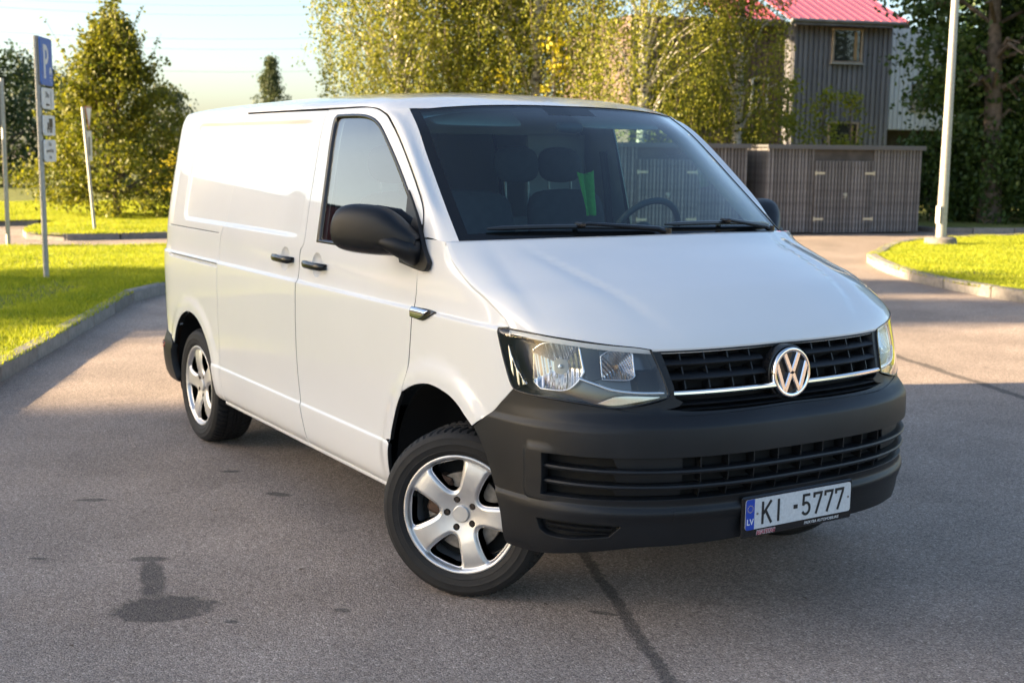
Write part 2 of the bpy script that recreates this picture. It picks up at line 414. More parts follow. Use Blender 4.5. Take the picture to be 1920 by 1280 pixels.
doors = panel('front_door', door_poly, PS, PAINT, van, holes=[win_out], zl=ZL, sl=SLV(-1.6, -.3), extra=rings(-1.308, 1.188), sides=(1, -1), bstep=.012, hole_flange=.012, mats=[PAINT, DARK])
for dr, sd in zip(doors, (1, -1)):
    A = rs(win_out, .012); B = rs(win_in, .012); nA = 200
    def rep(P, n):
        Q = np.vstack([P, P[:1]]); L = np.concatenate([[0], np.cumsum(np.linalg.norm(np.diff(Q, axis=0), axis=1))]); q = np.linspace(0, L[-1], n, endpoint=False)
        return np.stack([np.interp(q, L, Q[:, j]) for j in (0, 1)], 1)
    A = rep(A, nA); B = rep(B, nA)
    rows = []
    for t, o_ in ((0, -.006), (.12, .001), (.5, .003), (.85, 0.), (1, -.012)):
        q = A*(1-t)+B*t; rows.append(PO(o_)(q[:, 0], q[:, 1]))
    X = np.array(rows).transpose(1, 0, 2)*[1, sd, 1]
    grid('window_seal', X, PLASTG, dr, closed_u=True, flip=sd > 0)
    panel('window_glass', win_out, PO(-.0095), SIDEG, dr, step=.08, bstep=.04, flange=0, sides=(sd,))
    # handle: grip bar bridging the dish
    hb = MB(); pts = [(-1.418, .004), (-1.405, .026), (-1.37, .036), (-1.31, .039), (-1.25, .037), (-1.205, .030), (-1.195, .006)]
    base = P0(np.array([p[0] for p in pts]), np.full(len(pts), 1.187)); 
    ring = []
    for (x_, o_), b_ in zip(pts, base):
        hz = .0175 if o_ > .01 else .013
        ring.append([(b_[0], (b_[1]-o_+ .011*c), b_[2]+hz*s_) for c, s_ in [(math.cos(t), math.sin(t)) for t in np.linspace(0, 2*math.pi, 14, endpoint=False)]])
    X = np.array(ring)*[1, sd, 1]
    Xg = X.transpose(1, 0, 2)
    grid('door_handle', Xg, PLASTG, dr, closed_u=True, flip=sd < 0)
    if sd > 0: HANDX = X

# ---- sliding door (right) and plain cargo side (left)
slide_poly = [(-1.452, .318), (-1.468, .399), (-1.500, .515), (-1.520, .62), (-1.531, .79), (-1.529, .96), (-1.523, 1.1), (-1.520, 1.235), (-1.482, 1.285), (-1.484, 1.45), (-1.487, 1.7), (-1.491, 1.896),
    (-2.0, 1.897), (-2.553, 1.896), (-2.553, 1.662), (-2.572, 1.471), (-2.600, 1.29), (-2.628, 1.23), (-2.628, 1.1), (-2.632, .98), (-2.636, .73), (-2.632, .5), (-2.622, .318)]
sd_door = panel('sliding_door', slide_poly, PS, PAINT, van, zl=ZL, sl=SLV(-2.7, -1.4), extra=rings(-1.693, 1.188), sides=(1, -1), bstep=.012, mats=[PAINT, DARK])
for dr, sd in zip(sd_door, (1, -1)):
    X = HANDX*[1, sd, 1]+np.array([-.385, 0, .003]); grid('door_handle', X.transpose(1, 0, 2), PLASTG, dr, closed_u=True, flip=sd < 0)
# ---- rear quarter
qa = archpts(ARCHR, -22, 200, 40)
quarter_poly = [(-2.631, .318), (-2.641, .5), (-2.645, .73), (-2.641, .98), (-2.637, 1.1), (-2.637, 1.23), (-2.607, 1.29), (-2.577, 1.471), (-2.558, 1.662), (-2.558, 1.905), (-3.0, 1.905), (-3.45, 1.905), (-3.80, 1.905), (-3.80, 1.12), (-3.80, .60),
    (-3.61, .588), (-3.48, .570), (-3.437, .545)]+[p for p in qa[::-1] if p[1] > .33 and not (p[0] < -3.2 and p[1] < .54)]+[(-2.68, .318)]
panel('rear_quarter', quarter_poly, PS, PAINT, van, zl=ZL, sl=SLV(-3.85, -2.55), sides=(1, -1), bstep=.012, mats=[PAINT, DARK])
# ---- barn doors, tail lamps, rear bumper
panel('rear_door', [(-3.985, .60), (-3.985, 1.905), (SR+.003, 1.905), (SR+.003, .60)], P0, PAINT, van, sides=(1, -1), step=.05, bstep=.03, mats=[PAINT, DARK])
panel('tail_lamp', [(-3.804, .80), (-3.804, 1.115), (-3.98, 1.115), (-3.98, .80)], PO(.006), REDL, van, sides=(1, -1), step=.03, bstep=.02)
panel('corner_pillar', [(-3.804, 1.12), (-3.804, 1.905), (-3.98, 1.905), (-3.98, 1.12)], P0, PAINT, van, sides=(1, -1), step=.03, bstep=.02, flange=.004)
panel('corner_pillar', [(-3.804, .60), (-3.804, .796), (-3.98, .796), (-3.98, .60)], P0, PAINT, van, sides=(1, -1), step=.03, bstep=.02, flange=.004)
def PB(s, z):
    return P0(s, z)+nrm(P0, np.asarray(s, float), np.asarray(z, float), .003)*(.022*sstep(.60, .52, z)+.004)[..., None]
rbl = [(-3.405, .32), (-3.437, .43), (-3.442, .542), (-3.50, .570), (-3.62, .590), (-4.0, .596), (SR+.0, .596), (SR+.0, .33)]
rb = panel('rear_bumper', rbl, PB, PLAST, van, sides=(1, -1), step=.03, bstep=.02, flange=.04)
for o_, sd in zip(rb, (1, -1)):
    panel('reflector', [(-3.60, .495), (-3.60, .52), (-3.70, .52), (-3.70, .495)], lambda s, z: PB(s, z)+nrm(P0, s, z)*.004, REDL, o_, sides=(sd,), step=.02, bstep=.01, flange=.004)

# ---- dark strips standing in for the shade behind the shut lines
def shade_strip(pts, wd=.016, off=-.024, name='gap_shade_strip'):
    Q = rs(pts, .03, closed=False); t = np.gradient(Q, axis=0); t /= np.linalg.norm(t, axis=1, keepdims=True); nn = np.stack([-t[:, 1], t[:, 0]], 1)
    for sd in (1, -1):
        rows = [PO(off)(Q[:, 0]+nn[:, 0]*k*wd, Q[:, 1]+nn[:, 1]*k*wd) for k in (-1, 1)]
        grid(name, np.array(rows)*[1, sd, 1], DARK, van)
shade_strip([(-.328, 1.37), (-.328, 1.247), (-.330, 1.105), (-.334, 1.02), (-.363, .837), (-.385, .760)])
shade_strip([(-1.443, .32), (-1.459, .399), (-1.491, .515), (-1.511, .62), (-1.522, .79), (-1.520, .96), (-1.514, 1.1), (-1.511, 1.235), (-1.476, 1.285), (-1.478, 1.45), (-1.481, 1.7), (-1.485, 1.897)])
shade_strip([(-2.625, .32), (-2.6345, .5), (-2.6385, .73), (-2.6345, .98), (-2.6305, 1.1), (-2.6305, 1.23), (-2.6025, 1.29), (-2.5745, 1.471), (-2.5555, 1.662), (-2.5555, 1.88)])
shade_strip([(-2.56, 1.893), (-2.0, 1.9), (-1.483, 1.903), (-1.18, 1.904), (-1.05, 1.9025), (-.962, 1.894), (-.885, 1.877), (-.811, 1.853), (-.674, 1.768), (-.540, 1.662), (-.41, 1.5475), (-.356, 1.489), (-.338, 1.435), (-.325, 1.372)])
panel('slide_rail', [(-3.475, 1.083), (-2.65, 1.083), (-2.65, 1.0905), (-3.475, 1.0905)], PO(-.009), DARK, van, sides=(1, -1), step=.1, bstep=.05, flange=0)
panel('belt_seam', [(-3.55, 1.2522), (-2.652, 1.2522), (-2.652, 1.2558), (-3.55, 1.2558)], PO(-.0035), DARK, van, sides=(1, -1), step=.1, bstep=.05, flange=0)
# ---- fender
shut = [(-.131, 1.373), (-.083, 1.326), (-.016, 1.286), (.099, 1.234), (.213, 1.200), (.311, 1.155), (.362, 1.126), (.381, 1.103)]
hl_poly = [(.322, 1.097), (.384, 1.100), (.498, 1.095), (.65, 1.083), (.79, 1.067), (.877, 1.058), (.932, 1.049), (.945, 1.011), (.957, .965), (.970, .898), (.962, .887), (.865, .865), (.779, .853), (.694, .863), (.59, .873), (.482, .880), (.411, .887), (.386, .903), (.367, .95), (.343, 1.028)]
arcF = [(.162, .725), (.12, .752), (.078, .779), (.015, .804), (-.053, .817), (-.115, .823), (-.176, .822), (-.256, .807), (-.32, .786), (-.382, .757)]
SHC = P0(np.array([p[0] for p in shut]), np.array([p[1] for p in shut]))
def PF(s, z):
    """fender: rolls over towards the bonnet"""
    s = np.asarray(s, float); z = np.asarray(z, float); p = PS(s, z)
    zs = np.interp(s, [p_[0] for p_ in shut], [p_[1] for p_ in shut])
    dd = np.clip(1-(zs-z)/.075, 0, 1.4)*(s > -.2)*sstep(-.2, -.1, s)
    n = nrm(P0, s, z, .004)
    return p-n*(.009*dd**2*sstep(.40, .25, s))[..., None]
fender_poly = [(-.325, 1.247), (-.330, 1.33), (-.318, 1.371), (-.20, 1.3725), (-.136, 1.3725)]+[(a-.004, b-.002) for a, b in shut[1:-1]]+[(.376, 1.106), (.318, 1.101), (.338, 1.028), (.362, .95), (.381, .904), (.395, .894), (.34, .845), (.257, .784), (.167, .723)]+arcF[1:]+[(-.355, .837), (-.326, 1.02), (-.322, 1.105)]
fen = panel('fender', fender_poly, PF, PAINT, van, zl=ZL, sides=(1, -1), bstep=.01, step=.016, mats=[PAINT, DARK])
# side repeater
for o_, sd in zip(fen, (1, -1)):
    rp = [(-.335, 1.101), (-.328, 1.066), (-.24, 1.062), (-.205, 1.068), (-.135, 1.100), (-.20, 1.104)]
    panel('side_repeater', rp, POS(.008), PLASTG, o_, sides=(sd,), step=.02, bstep=.008, flange=.01)
    rl = panel('repeater_lens', [(-.327, 1.097), (-.322, 1.070), (-.25, 1.068), (-.19, 1.096)], POS(.0115), REFL, o_, sides=(sd,), step=.02, bstep=.008, flange=.004)

# ---- roof, pillars, windscreen
zo_ = pchip([-4, -1.18, -.96, -.88, -.806, -.74], [1.905, 1.908, 1.897, 1.880, 1.858, 1.832])
zc_ = pchip([-3.95, -3.88, -3.75, -3.5, -3.2, -2.6, -2., -1.4, -1., -.78, -.6], [1.906, 1.930, 1.952, 1.975, 1.990, 2.006, 2.008, 1.998, 1.976, 1.945, 1.905])
def roof(x, t):
    x = np.asarray(x, float); t = np.asarray(t, float); zo = zo_(x); zc = zc_(x)
    tp = np.where(x < XR, np.clip(1-np.clip((XR-x)/AR, 0, 1)**NR, 0, 1)**(1/NR), 1); Y = BW(zo)*tp
    k = np.clip((zc-zo)/.08, 0, 1)
    a = 1-t; b0, b1, b2, b3 = a**3, 3*a*a*t, 3*a*t*t, t**3
    y = b0*Y+b1*(Y-.016*k)+b2*Y*.62; z = b0*zo+b1*(zo+.05*k)+b2*(zc-.002*k)+b3*zc
    return np.stack([x, -y, z], -1)
TC = .30
xh = pchip([0, TC, .6, 1.0], [-.885, -.785, -.695, -.66])
TT = np.unique(np.concatenate([np.linspace(0, .3, 16), np.linspace(.3, 1, 28)])); VV_ = np.concatenate([np.linspace(0, .12, 10)[:-1], np.linspace(.12, .85, 40), np.linspace(.86, .995, 24)])
hx_ = xh(TT)
RX = np.array([[hx_[i]+(-3.945-hx_[i])*v for v in VV_] for i in range(len(TT))])
RG = roof(RX, TT[:, None]*np.ones_like(RX))
full = np.concatenate([RG, (RG*[1, -1, 1])[::-1][1:]], 0)
rf = grid('roof', full, PAINT, van, flip=False)
# windscreen edge (right) from base to top corner
WSE = np.array([(-.128, -.837, 1.373), (-.259, -.816, 1.482), (-.389, -.792, 1.59), (-.527, -.766, 1.706), (-.653, -.738, 1.81)])
WSE = np.vstack([WSE, roof(np.array(-.785), np.array(TC))[None]])
wse = rs(WSE, .02, closed=False)
def along(P, q):
    L = np.concatenate([[0], np.cumsum(np.linalg.norm(np.diff(P, axis=0), axis=1))]); L /= L[-1]
    return np.stack([np.interp(q, L, P[:, j]) for j in range(P.shape[1])], -1)
# A pillar: between door seam and glass edge
SEAM = rs([(-.316, 1.376), (-.331, 1.44), (-.350, 1.492), (-.404, 1.551), (-.535, 1.666), (-.669, 1.772), (-.806, 1.857), (-.885, 1.881)], .015, closed=False)
NT = 60; tq = np.linspace(0, 1, NT); so = along(SEAM, tq)
Oc = P0(so[:, 0], so[:, 1]); On = nrm(P0, so[:, 0], so[:, 1], .004); Ic = along(wse, tq)
ot = np.gradient(Oc, axis=0); ot /= np.linalg.norm(ot, axis=1, keepdims=True)
To = np.cross(On, ot); To /= np.linalg.norm(To, axis=1, keepdims=True)
it = np.gradient(Ic, axis=0); it /= np.linalg.norm(it, axis=1, keepdims=True)
gn = np.cross(np.array([0, 1., 0]), it); gn /= np.linalg.norm(gn, axis=1, keepdims=True)
if gn[10, 0] < 0: gn = -gn
Ti = np.cross(it, gn); Ti /= np.linalg.norm(Ti, axis=1, keepdims=True)
sg_ = np.sign(np.sum(Ti*(Oc-Ic), 1))[:, None]; Ti = Ti*sg_
sg_ = np.sign(np.sum(To*(Ic-Oc), 1))[:, None]; To = To*sg_
Ti = Ti-gn*.55; Ti /= np.linalg.norm(Ti, axis=1, keepdims=True)
L_ = np.linalg.norm(Ic-Oc, axis=1)[:, None]; W_ = np.linspace(0, 1, 17)
PIL = np.array([((1-w_)**3)*Oc+3*(1-w_)**2*w_*(Oc+To*L_*.38)+3*(1-w_)*w_*w_*(Ic+Ti*L_*.34)+w_**3*Ic for w_ in W_])
tr_ = np.interp(W_, [0, 1], [0, TC]); top = roof(xh(tr_), tr_)
bl = sstep(.72, 1.0, tq)
PIL = PIL*(1-bl)[None, :, None]+(top[:, None, :]+(PIL-PIL[:, -1:, :]))*bl[None, :, None]
fl_in = PIL[:1]-On[None]*.018
for sd in (1, -1):
    X = np.concatenate([fl_in, PIL], 0)*[1, sd, 1]
    grid('a_pillar', X, PAINT, van, flip=sd > 0)
    # roof edge fold above the doors
    sx = np.linspace(-.885, -2.57, 60); a = roof(sx, np.zeros(60)); b = a+np.array([0, .02, -.002])
    grid('roof_gutter', np.array([a, b])*[1, sd, 1], PAINT, van, flip=sd > 0)
# windscreen sheet (Coons) : u right->left, v base->top
def coons(B, T, Lc, Rc):
    """B,T: nu x3 ; Lc,Rc: nv x3"""
    nu, nv = len(B), len(Lc); u = np.linspace(0, 1, nu)[:, None, None]; v = np.linspace(0, 1, nv)[None, :, None]
    return (1-v)*B[:, None]+v*T[:, None]+(1-u)*Lc[None]+u*Rc[None]-((1-u)*(1-v)*B[0]+u*(1-v)*B[-1]+(1-u)*v*T[0]+u*v*T[-1])
def bow(y0, x0, xm, z0, zm, n, pw=2.):
    y = np.linspace(-y0, y0, n); k = 1-np.abs(y/y0)**pw
    return np.stack([x0+(xm-x0)*k, y, z0+(zm-z0)*k], -1)
nu, nv = 81, 41
low = np.array([-.070, -.846, 1.325])
side = along(rs(np.vstack([low[None], WSE]), .02, closed=False), np.linspace(0, 1, nv))
trow = roof(xh(np.linspace(TC, 1, 60)), np.linspace(TC, 1, 60)); trow = np.vstack([trow, (trow*[1, -1, 1])[::-1][1:]]); 
q_ = np.linspace(trow[0, 1], trow[-1, 1], nu); T_ = np.stack([np.interp(q_, trow[:, 1], trow[:, j]) for j in range(3)], -1)
B_ = bow(.846, -.070, .105, 1.325, 1.337, nu)
GL = coons(B_, T_, side, side*[1, -1, 1])
uq = np.linspace(0, 1, nu)[:, None]; vq = np.linspace(0, 1, nv)[None]
gnorm = np.array([.60, 0, .80])
GL = GL+(.020*np.sin(np.pi*vq)*(1-(2*uq-1)**4))[..., None]*gnorm-.003*gnorm
def glass_at(u, v, off=0.):
    i = u*(nu-1); j = v*(nv-1); i0 = int(min(i, nu-2)); j0 = int(min(j, nv-2)); a, b = i-i0, j-j0
    p = (1-a)*(1-b)*GL[i0, j0]+a*(1-b)*GL[i0+1, j0]+(1-a)*b*GL[i0, j0+1]+a*b*GL[i0+1, j0+1]
    return Vector(p+gnorm*off)
fm = []
FRIT = mat('black_frit', (.006, .007, .008), .08)
for i in range(nu-1):
    for j in range(nv-1):
        u_c, v_c = (i+.5)/(nu-1), (j+.5)/(nv-1)
        fr = u_c < .026 or u_c > 1-.026 or v_c > .972 or v_c < .125 or (v_c > .905 and abs(u_c-.5) < .085)
        fm.append(1 if fr else 0)
ws = grid('windscreen', GL, WSG, van, flip=False, mats=[WSG, FRIT], fm=fm)

# ---- bonnet
nu2, nv2 = 97, 49
uu_ = np.linspace(-1, 1, nu2)
fs = SF+uu_*(SF-.381); fz = np.interp(np.abs(uu_), np.abs((np.array([.381, .502, .649, .78, .934, 1.092, 1.321, 1.492])-SF)/(SF-.381))[::-1], np.array([1.103, 1.093, 1.08, 1.0655, 1.052, 1.051, 1.0515, 1.053])[::-1])
Fr = P0(fs, fz)
Rr = bow(.8945, -.129, .095, 1.3725, 1.392, nu2, 2.2)
sc_ = along(rs(SHC, .01, closed=False), np.linspace(0, 1, nv2))
HG = coons(Rr, Fr, sc_, sc_*[1, -1, 1])
va = np.linspace(0, 1, nv2)[None]; ua = np.abs(uu_)[:, None]
uc = .76-.254*va**1.2
tent = np.clip((1-ua)/(1-uc), 0, 1.0); soft = 1-np.sqrt((1-np.minimum((1-ua)/(1-uc), 1.3)).clip(-.3)**2+.0030)
tent = np.where((1-ua)/(1-uc) < 1.25, np.minimum(soft, 1), 1)
hgt = .030*np.sin(np.pi*va)**.85*tent+.028*np.sin(np.pi*va)*(1-ua**2)
edge = .012*np.sin(np.pi*np.clip((1-ua)/.16, 0, 1))*np.sin(np.pi*va)**.5
HG = HG+((hgt+edge)[..., None])*np.array([.45, 0, .89])
def foldrow(a, dv): return a+np.array(dv)
Hx = np.concatenate([HG[:, :1]+[-.002, 0, -.025], HG[:, :1]+[-.001, 0, -.004], HG, HG[:, -1:]+[.002, 0, -.004], HG[:, -1:]+[-.006, 0, -.020]], 1)
Hx = np.concatenate([Hx[:1]+[0, .004, -.016], Hx[:1]+[0, -.001, -.004], Hx, Hx[-1:]+[0, .001, -.004], Hx[-1:]+[0, -.004, -.016]], 0)
hood = grid('bonnet', Hx, PAINT, van, flip=False)
# cowl below the glass
cw = np.array([Rr+[-.004, 0, -.02], Rr+[-.05, 0, -.035], Rr*[1, .96, 1]+[-.14, 0, -.05]])
grid('scuttle_panel', cw.transpose(1, 0, 2), PLAST, van, flip=True)

# ---- wipers
def wiper(u0, v0, u1, v1, up, vp):
    b = MB(); n = 14
    pts = [glass_at(u0+(u1-u0)*t, v0+(v1-v0)*t, .014+.006*math.sin(math.pi*t)) for t in np.linspace(0, 1, n)]
    for k, o_ in ((0, 0.), ):
        b.tube(pts, [.004]+[.0095]*(n-2)+[.004], 6)
    o_ = b.obj('wiper_blade', PLASTG, van)
    m_ = glass_at((u0+u1)/2, (v0+v1)/2, .030); pv = glass_at(up, vp, .016)
    a = MB(); a.tube([pv, pv.lerp(m_, .12)+Vector((0, 0, .012)), pv.lerp(m_, .9)+Vector((0, 0, .006)), m_], [.014, .012, .008, .007], 8)
    a.box(m_, (.06, .022, .02), b=.006); a.cyl(pv-Vector((0, 0, .03)), pv+Vector((0, 0, .018)), .018, n=12)
    a.obj('wiper_arm', PLASTG, van)
wiper(.065, .135, .50, .105, .52, .075)
wiper(.53, .125, .95, .118, .93, .075)
# ---- swept bars that follow the nose
def sweep(name, s0, s1, z, prof, mt, parent, n=60, off=0., zfun=None, taper=0.):
    """prof: (outward, up) outline of the bar section, counter-clockwise seen from the right"""
    S = np.linspace(s0, s1, n); zz = np.full(n, z) if zfun is None else zfun(S)
    b = P0(S, zz); nn = nrm(P0, S, zz, .003); nn[:, 2] = 0; nn /= np.linalg.norm(nn, axis=1, keepdims=True)
    k = np.ones(n)
    if taper: k = np.clip(np.minimum(S-s0, s1-S)/taper, .05, 1)
    X = np.array([b+nn*(off+o_)*1.0+np.array([0, 0, 1.])*(u_*k)[:, None] for o_, u_ in prof])
    m = len(prof); V = X.transpose(1, 0, 2).reshape(-1, 3)
    F = [(i*m+j, (i+1)*m+j, (i+1)*m+(j+1) % m, i*m+(j+1) % m) for i in range(n-1) for j in range(m)]
    F += [tuple(range(m)), tuple(range((n-1)*m+m-1, (n-1)*m-1, -1))]
    return build(name, V, F, mt, parent, sharp=40)
M2 = lambda s: 2*SF-s
# ---- front bumper
half = [(.169, .719), (.257, .781), (.34, .842), (.398, .888), (.482, .876), (.59, .869), (.694, .859), (.779, .849), (.87, .838), (.97, .828), (1.05, .825), (1.267, .827)]
wheel_e = [(.337, .318), (.334, .356), (.325, .443), (.28, .547), (.227, .65)]
low_ = [(1.256, .374), (.997, .370), (.829, .366), (.684, .347), (.505, .321), (.385, .316)]
bump_poly = half+[(SF, .830)]+[(M2(a), b) for a, b in half[::-1]]+[(M2(a), b) for a, b in wheel_e[::-1]]+[(M2(a), b) for a, b in low_[::-1]]+[(SF, .376)]+low_+wheel_e
def PBF(s, z):
    s = np.asarray(s, float); z = np.asarray(z, float)
    ss = np.where(s > SF, 2*SF-s, s)
    d = .012*(1-sstep(.30, .42, ss))*0+.010*sstep(.80, .77, z)*sstep(.9, .5, ss)
    # raised surround at the ends of the intake
    sd = sdbox(s, z, SF, .613, SF-.44, .092, .03)
    d = d+.007*(1-sstep(.0, .016, sd))*(1-sstep(.50, .56, ss))
    # wheel side lip
    return P0(s, z)+nrm(P0, s, z, .003)*d[..., None]
intake = [(.475, .690), (.52, .692), (SF, .692), (M2(.52), .692), (M2(.475), .690), (M2(.468), .680), (M2(.468), .545), (M2(.475), .536), (M2(.52), .536), (SF, .536), (.52, .536), (.475, .536), (.468, .545), (.468, .680)]
intake = [(.500, .690), (SF, .692), (M2(.500), .690), (M2(.500), .538), (SF, .540), (.500, .538)]
fogR = [(.485, .452), (.60, .456), (.785, .448), (.745, .405), (.62, .390), (.535, .392), (.50, .41)]
fogL = [(M2(a), b) for a, b in fogR]
zb = sorted(set(np.round(np.concatenate([np.arange(.31, .90, .02), [.478, .485, .49, .495, .502, .508, .515, .522, .53, .78, .785, .79, .795, .80, .806, .815, .825, .835, .84]]), 4)))
fb = panel('front_bumper', bump_poly, PBF, PLAST, van, holes=[intake, fogR, fogL], zl=zb, sl=np.unique(np.concatenate([np.arange(.17, M2(.17), .025), np.arange(.43, .47, .006)])), bstep=.012, flange=.03, hole_flange=.045)[0]
panel('tow_eye_cover', [(.957, .462), (.957, .500), (1.032, .502), (1.032, .464)], PO(.0022), PLAST, fb, step=.02, bstep=.008, flange=.004)
zt = sorted(set(np.round(np.arange(.40, .71, .03), 3)))
panel('intake_back', [(.48, .70), (M2(.48), .70), (M2(.48), .528), (.48, .528)], PO(-.055), DARK, fb, step=.06, bstep=.04, flange=0)
for f_, sx in ((fogR, 1), (fogL, -1)):
    panel('fog_blank', f_, PO(-.024), PLAST, fb, step=.04, bstep=.02, flange=0)
    lim = (.52, .75) if sx > 0 else (M2(.75), M2(.52))
    for zz in (.413, .432):
        sweep('fog_slat', lim[0], lim[1], zz, [(-.024, -.003), (-.006, -.002), (-.004, .002), (-.024, .005)], PLAST, fb, n=16)
bar = [(-.05, -.004), (-.012, -.010), (.000, -.008), (.004, .0), (.001, .006), (-.012, .010), (-.05, .006)]
for zz in (.640, .586):
    sweep('intake_slat', .497, M2(.497), zz, bar, PLAST, fb, n=110)
for s0, s1 in ((.735, .985), (M2(.985), M2(.735))):          # flat infill pieces
    for za, zb_ in ((.546, .579), (.594, .632), (.648, .685)):
        panel('intake_infill', [(s0+.02 if s0 < 1 else s0, za), (s1 if s1 < 1.2 else s1-.02, za), (s1, zb_), (s0, zb_)] if s0 < 1 else [(s0, za), (s1-.02, za), (s1, zb_), (s0, zb_)], PO(-.026), PLAST, fb, step=.05, bstep=.03, flange=.01)
for q in np.linspace(1.05, M2(1.05), 9):
    for za, zb_ in ((.542, .580), (.592, .634), (.646, .690)):
        sq = np.array([q-.002, q+.002, q+.002, q-.002]); b = MB()
        zz = np.array([za, za, zb_, zb_]); A = PO(-.012)(sq, zz); Bk = PO(-.054)(sq, zz)
        b.add(np.vstack([A, Bk]), [(0, 1, 2, 3), (0, 3, 7, 4), (1, 5, 6, 2)])
        b.obj('intake_fin', PLAST, fb, smooth=False)

# ---- upper grille
gpoly = [(.936, 1.046), (.949, 1.008), (.960, .965), (.975, .897), (.964, .884), (.90, .866), (.79, .851), (.90, .833), (1.05, .829), (1.27, .831)]
gfull = gpoly+[(SF, .834)]+[(M2(a), b) for a, b in gpoly[::-1]]
gr = panel('radiator_grille', gfull, PO(-.065), DARK, van, step=.05, bstep=.03, flange=0)[0]
# surround: thin black frame on the surface, open in the middle
gin = [(.966, 1.038), (.976, 1.0), (.984, .96), (.992, .915), (.992, .884), (1.02, .870), (1.0, .856), (.95, .848), (1.06, .838), (1.27, .836)]
panel('grille_frame', gfull, PO(-.004), PLAST, gr, holes=[gin+[(SF, .838)]+[(M2(a), b) for a, b in gin[::-1]]], step=.05, bstep=.02, flange=.02, hole_flange=.06)
BG = .105    # half width of the badge gap along s
def two(name, s0, z, prof, mt, gap=BG, n=26, **k):
    sweep(name, s0, SF-gap, z, prof, mt, gr, n=n, **k); sweep(name, SF+gap, M2(s0), z, prof, mt, gr, n=n, **k)
slat = [(-.062, -.004), (-.014, -.010), (-.004, -.009), (-.002, -.004), (-.014, .006), (-.062, .012)]
two('grille_slat', .968, 1.000, slat, PLAST); two('grille_slat', .978, .953, slat, PLAST)
two('grille_slat', .962, 1.040, [(-.062, -.003), (-.008, -.005), (-.002, .0), (-.012, .006), (-.062, .006)], PLAST, gap=-.001)
two('chrome_strip', .985, .902, [(-.03, -.010), (.002, -.010), (.007, -.004), (.006, .003), (-.002, .0095), (-.03, .0095)], CHROME, gap=.075)
two('grille_slat', .99, .861, [(-.06, -.004), (-.008, -.005), (-.004, .0), (-.008, .003), (-.06, .004)], PLAST, gap=.0)
two('grille_slat', .97, .8425, [(-.06, -.003), (-.008, -.004), (-.004, .0), (-.008, .002), (-.06, .003)], PLAST, gap=.0)
for q in (1.042, 1.140, 1.240, 1.338):
    for qq in (q, M2(q)):
        for za, zb_ in ((.962, .992), (.912, .945), (1.008, 1.036)):
            sq = np.array([qq-.0025, qq+.0025, qq+.0025, qq-.0025]); zz = np.array([za, za, zb_, zb_]); A = PO(-.016)(sq, zz); Bk = PO(-.064)(sq, zz)
            MB().add(np.vstack([A, Bk]), [(0, 1, 2, 3), (0, 3, 7, 4), (1, 5, 6, 2)]).obj('grille_fin', PLAST, gr, smooth=False)
# badge
bo = Vector((.826, 0, .940)); bn = Vector((1, 0, .07)).normalized(); bb = Vector((-.07, 0, 1)).normalized(); ba = Vector((0, 1, 0)); RB = .0915
b = MB()
def bpt(a, c, h): return bo+ba*a+bb*c+bn*h
prof = [(RB-.004, -.03), (RB, -.004), (RB-.001, .004), (RB-.004, .008), (RB-.011, .009), (RB-.0155, .007), (RB-.017, .002), (RB-.017, -.004)]
V = []; n = 72
for i in range(n):
    t = 2*math.pi*i/n
    for r, h in prof: V.append(bpt(r*math.cos(t), r*math.sin(t), h))
k = len(prof); b.add(V, [(i*k+j, ((i+1) % n)*k+j, ((i+1) % n)*k+j+1, i*k+j+1) for i in range(n) for j in range(k-1)])
badge = b.obj('badge', CHROME, gr)
b = MB(); V = [bpt(0, 0, -.006)]+[bpt((RB-.005)*math.cos(2*math.pi*i/48), (RB-.005)*math.sin(2*math.pi*i/48), -.006) for i in range(48)]
b.add(V, [(0, 1+i, 1+(i+1) % 48) for i in range(48)]); b.obj('badge_field', PLASTG, badge, smooth=False)
b = MB(); V = []
for r, h in ((.104, -.045), (.1, -.012), (.094, -.010)):
    V += [bpt(r*math.cos(2*math.pi*i/48), r*math.sin(2*math.pi*i/48), h) for i in range(48)]
b.add(V, [(j*48+i, j*48+(i+1) % 48, (j+1)*48+(i+1) % 48, (j+1)*48+i) for j in (0, 1) for i in range(48)]); b.obj('badge_mount', PLASTG, badge)
def stroke(b, p, q, wd, h=.0075):
    p = Vector((p[0], p[1])); q = Vector((q[0], q[1])); dd = (q-p).normalized(); nn = Vector((-dd.y, dd.x))*wd/2
    o4 = [p+nn, p-nn, q-nn, q+nn]; i4 = [p+nn*.7, p-nn*.7, q-nn*.7, q+nn*.7]
    V = [bpt(*v, -.006) for v in o4]+[bpt(*v, h-.004) for v in o4]+[bpt(*v, h) for v in i4]
    F = [(8, 9, 10, 11)]+[(4+i, 4+(i+1) % 4, 8+(i+1) % 4, 8+i) for i in range(4)]+[(i, (i+1) % 4, 4+(i+1) % 4, 4+i) for i in range(4)]
    b.add(V, F)
b = MB(); rr_ = RB-.010
for sx in (-1, 1):
    stroke(b, (sx*.036, .073), (sx*.005, .004), .0195)      # upper letter
    stroke(b, (sx*.073, .036), (sx*.036, -.070), .0195)      # lower letter, outer stroke
    stroke(b, (sx*.036, -.070), (sx*.005, -.004), .0195)     # lower letter, inner stroke
b.obj('badge_letters', CHROME, badge)

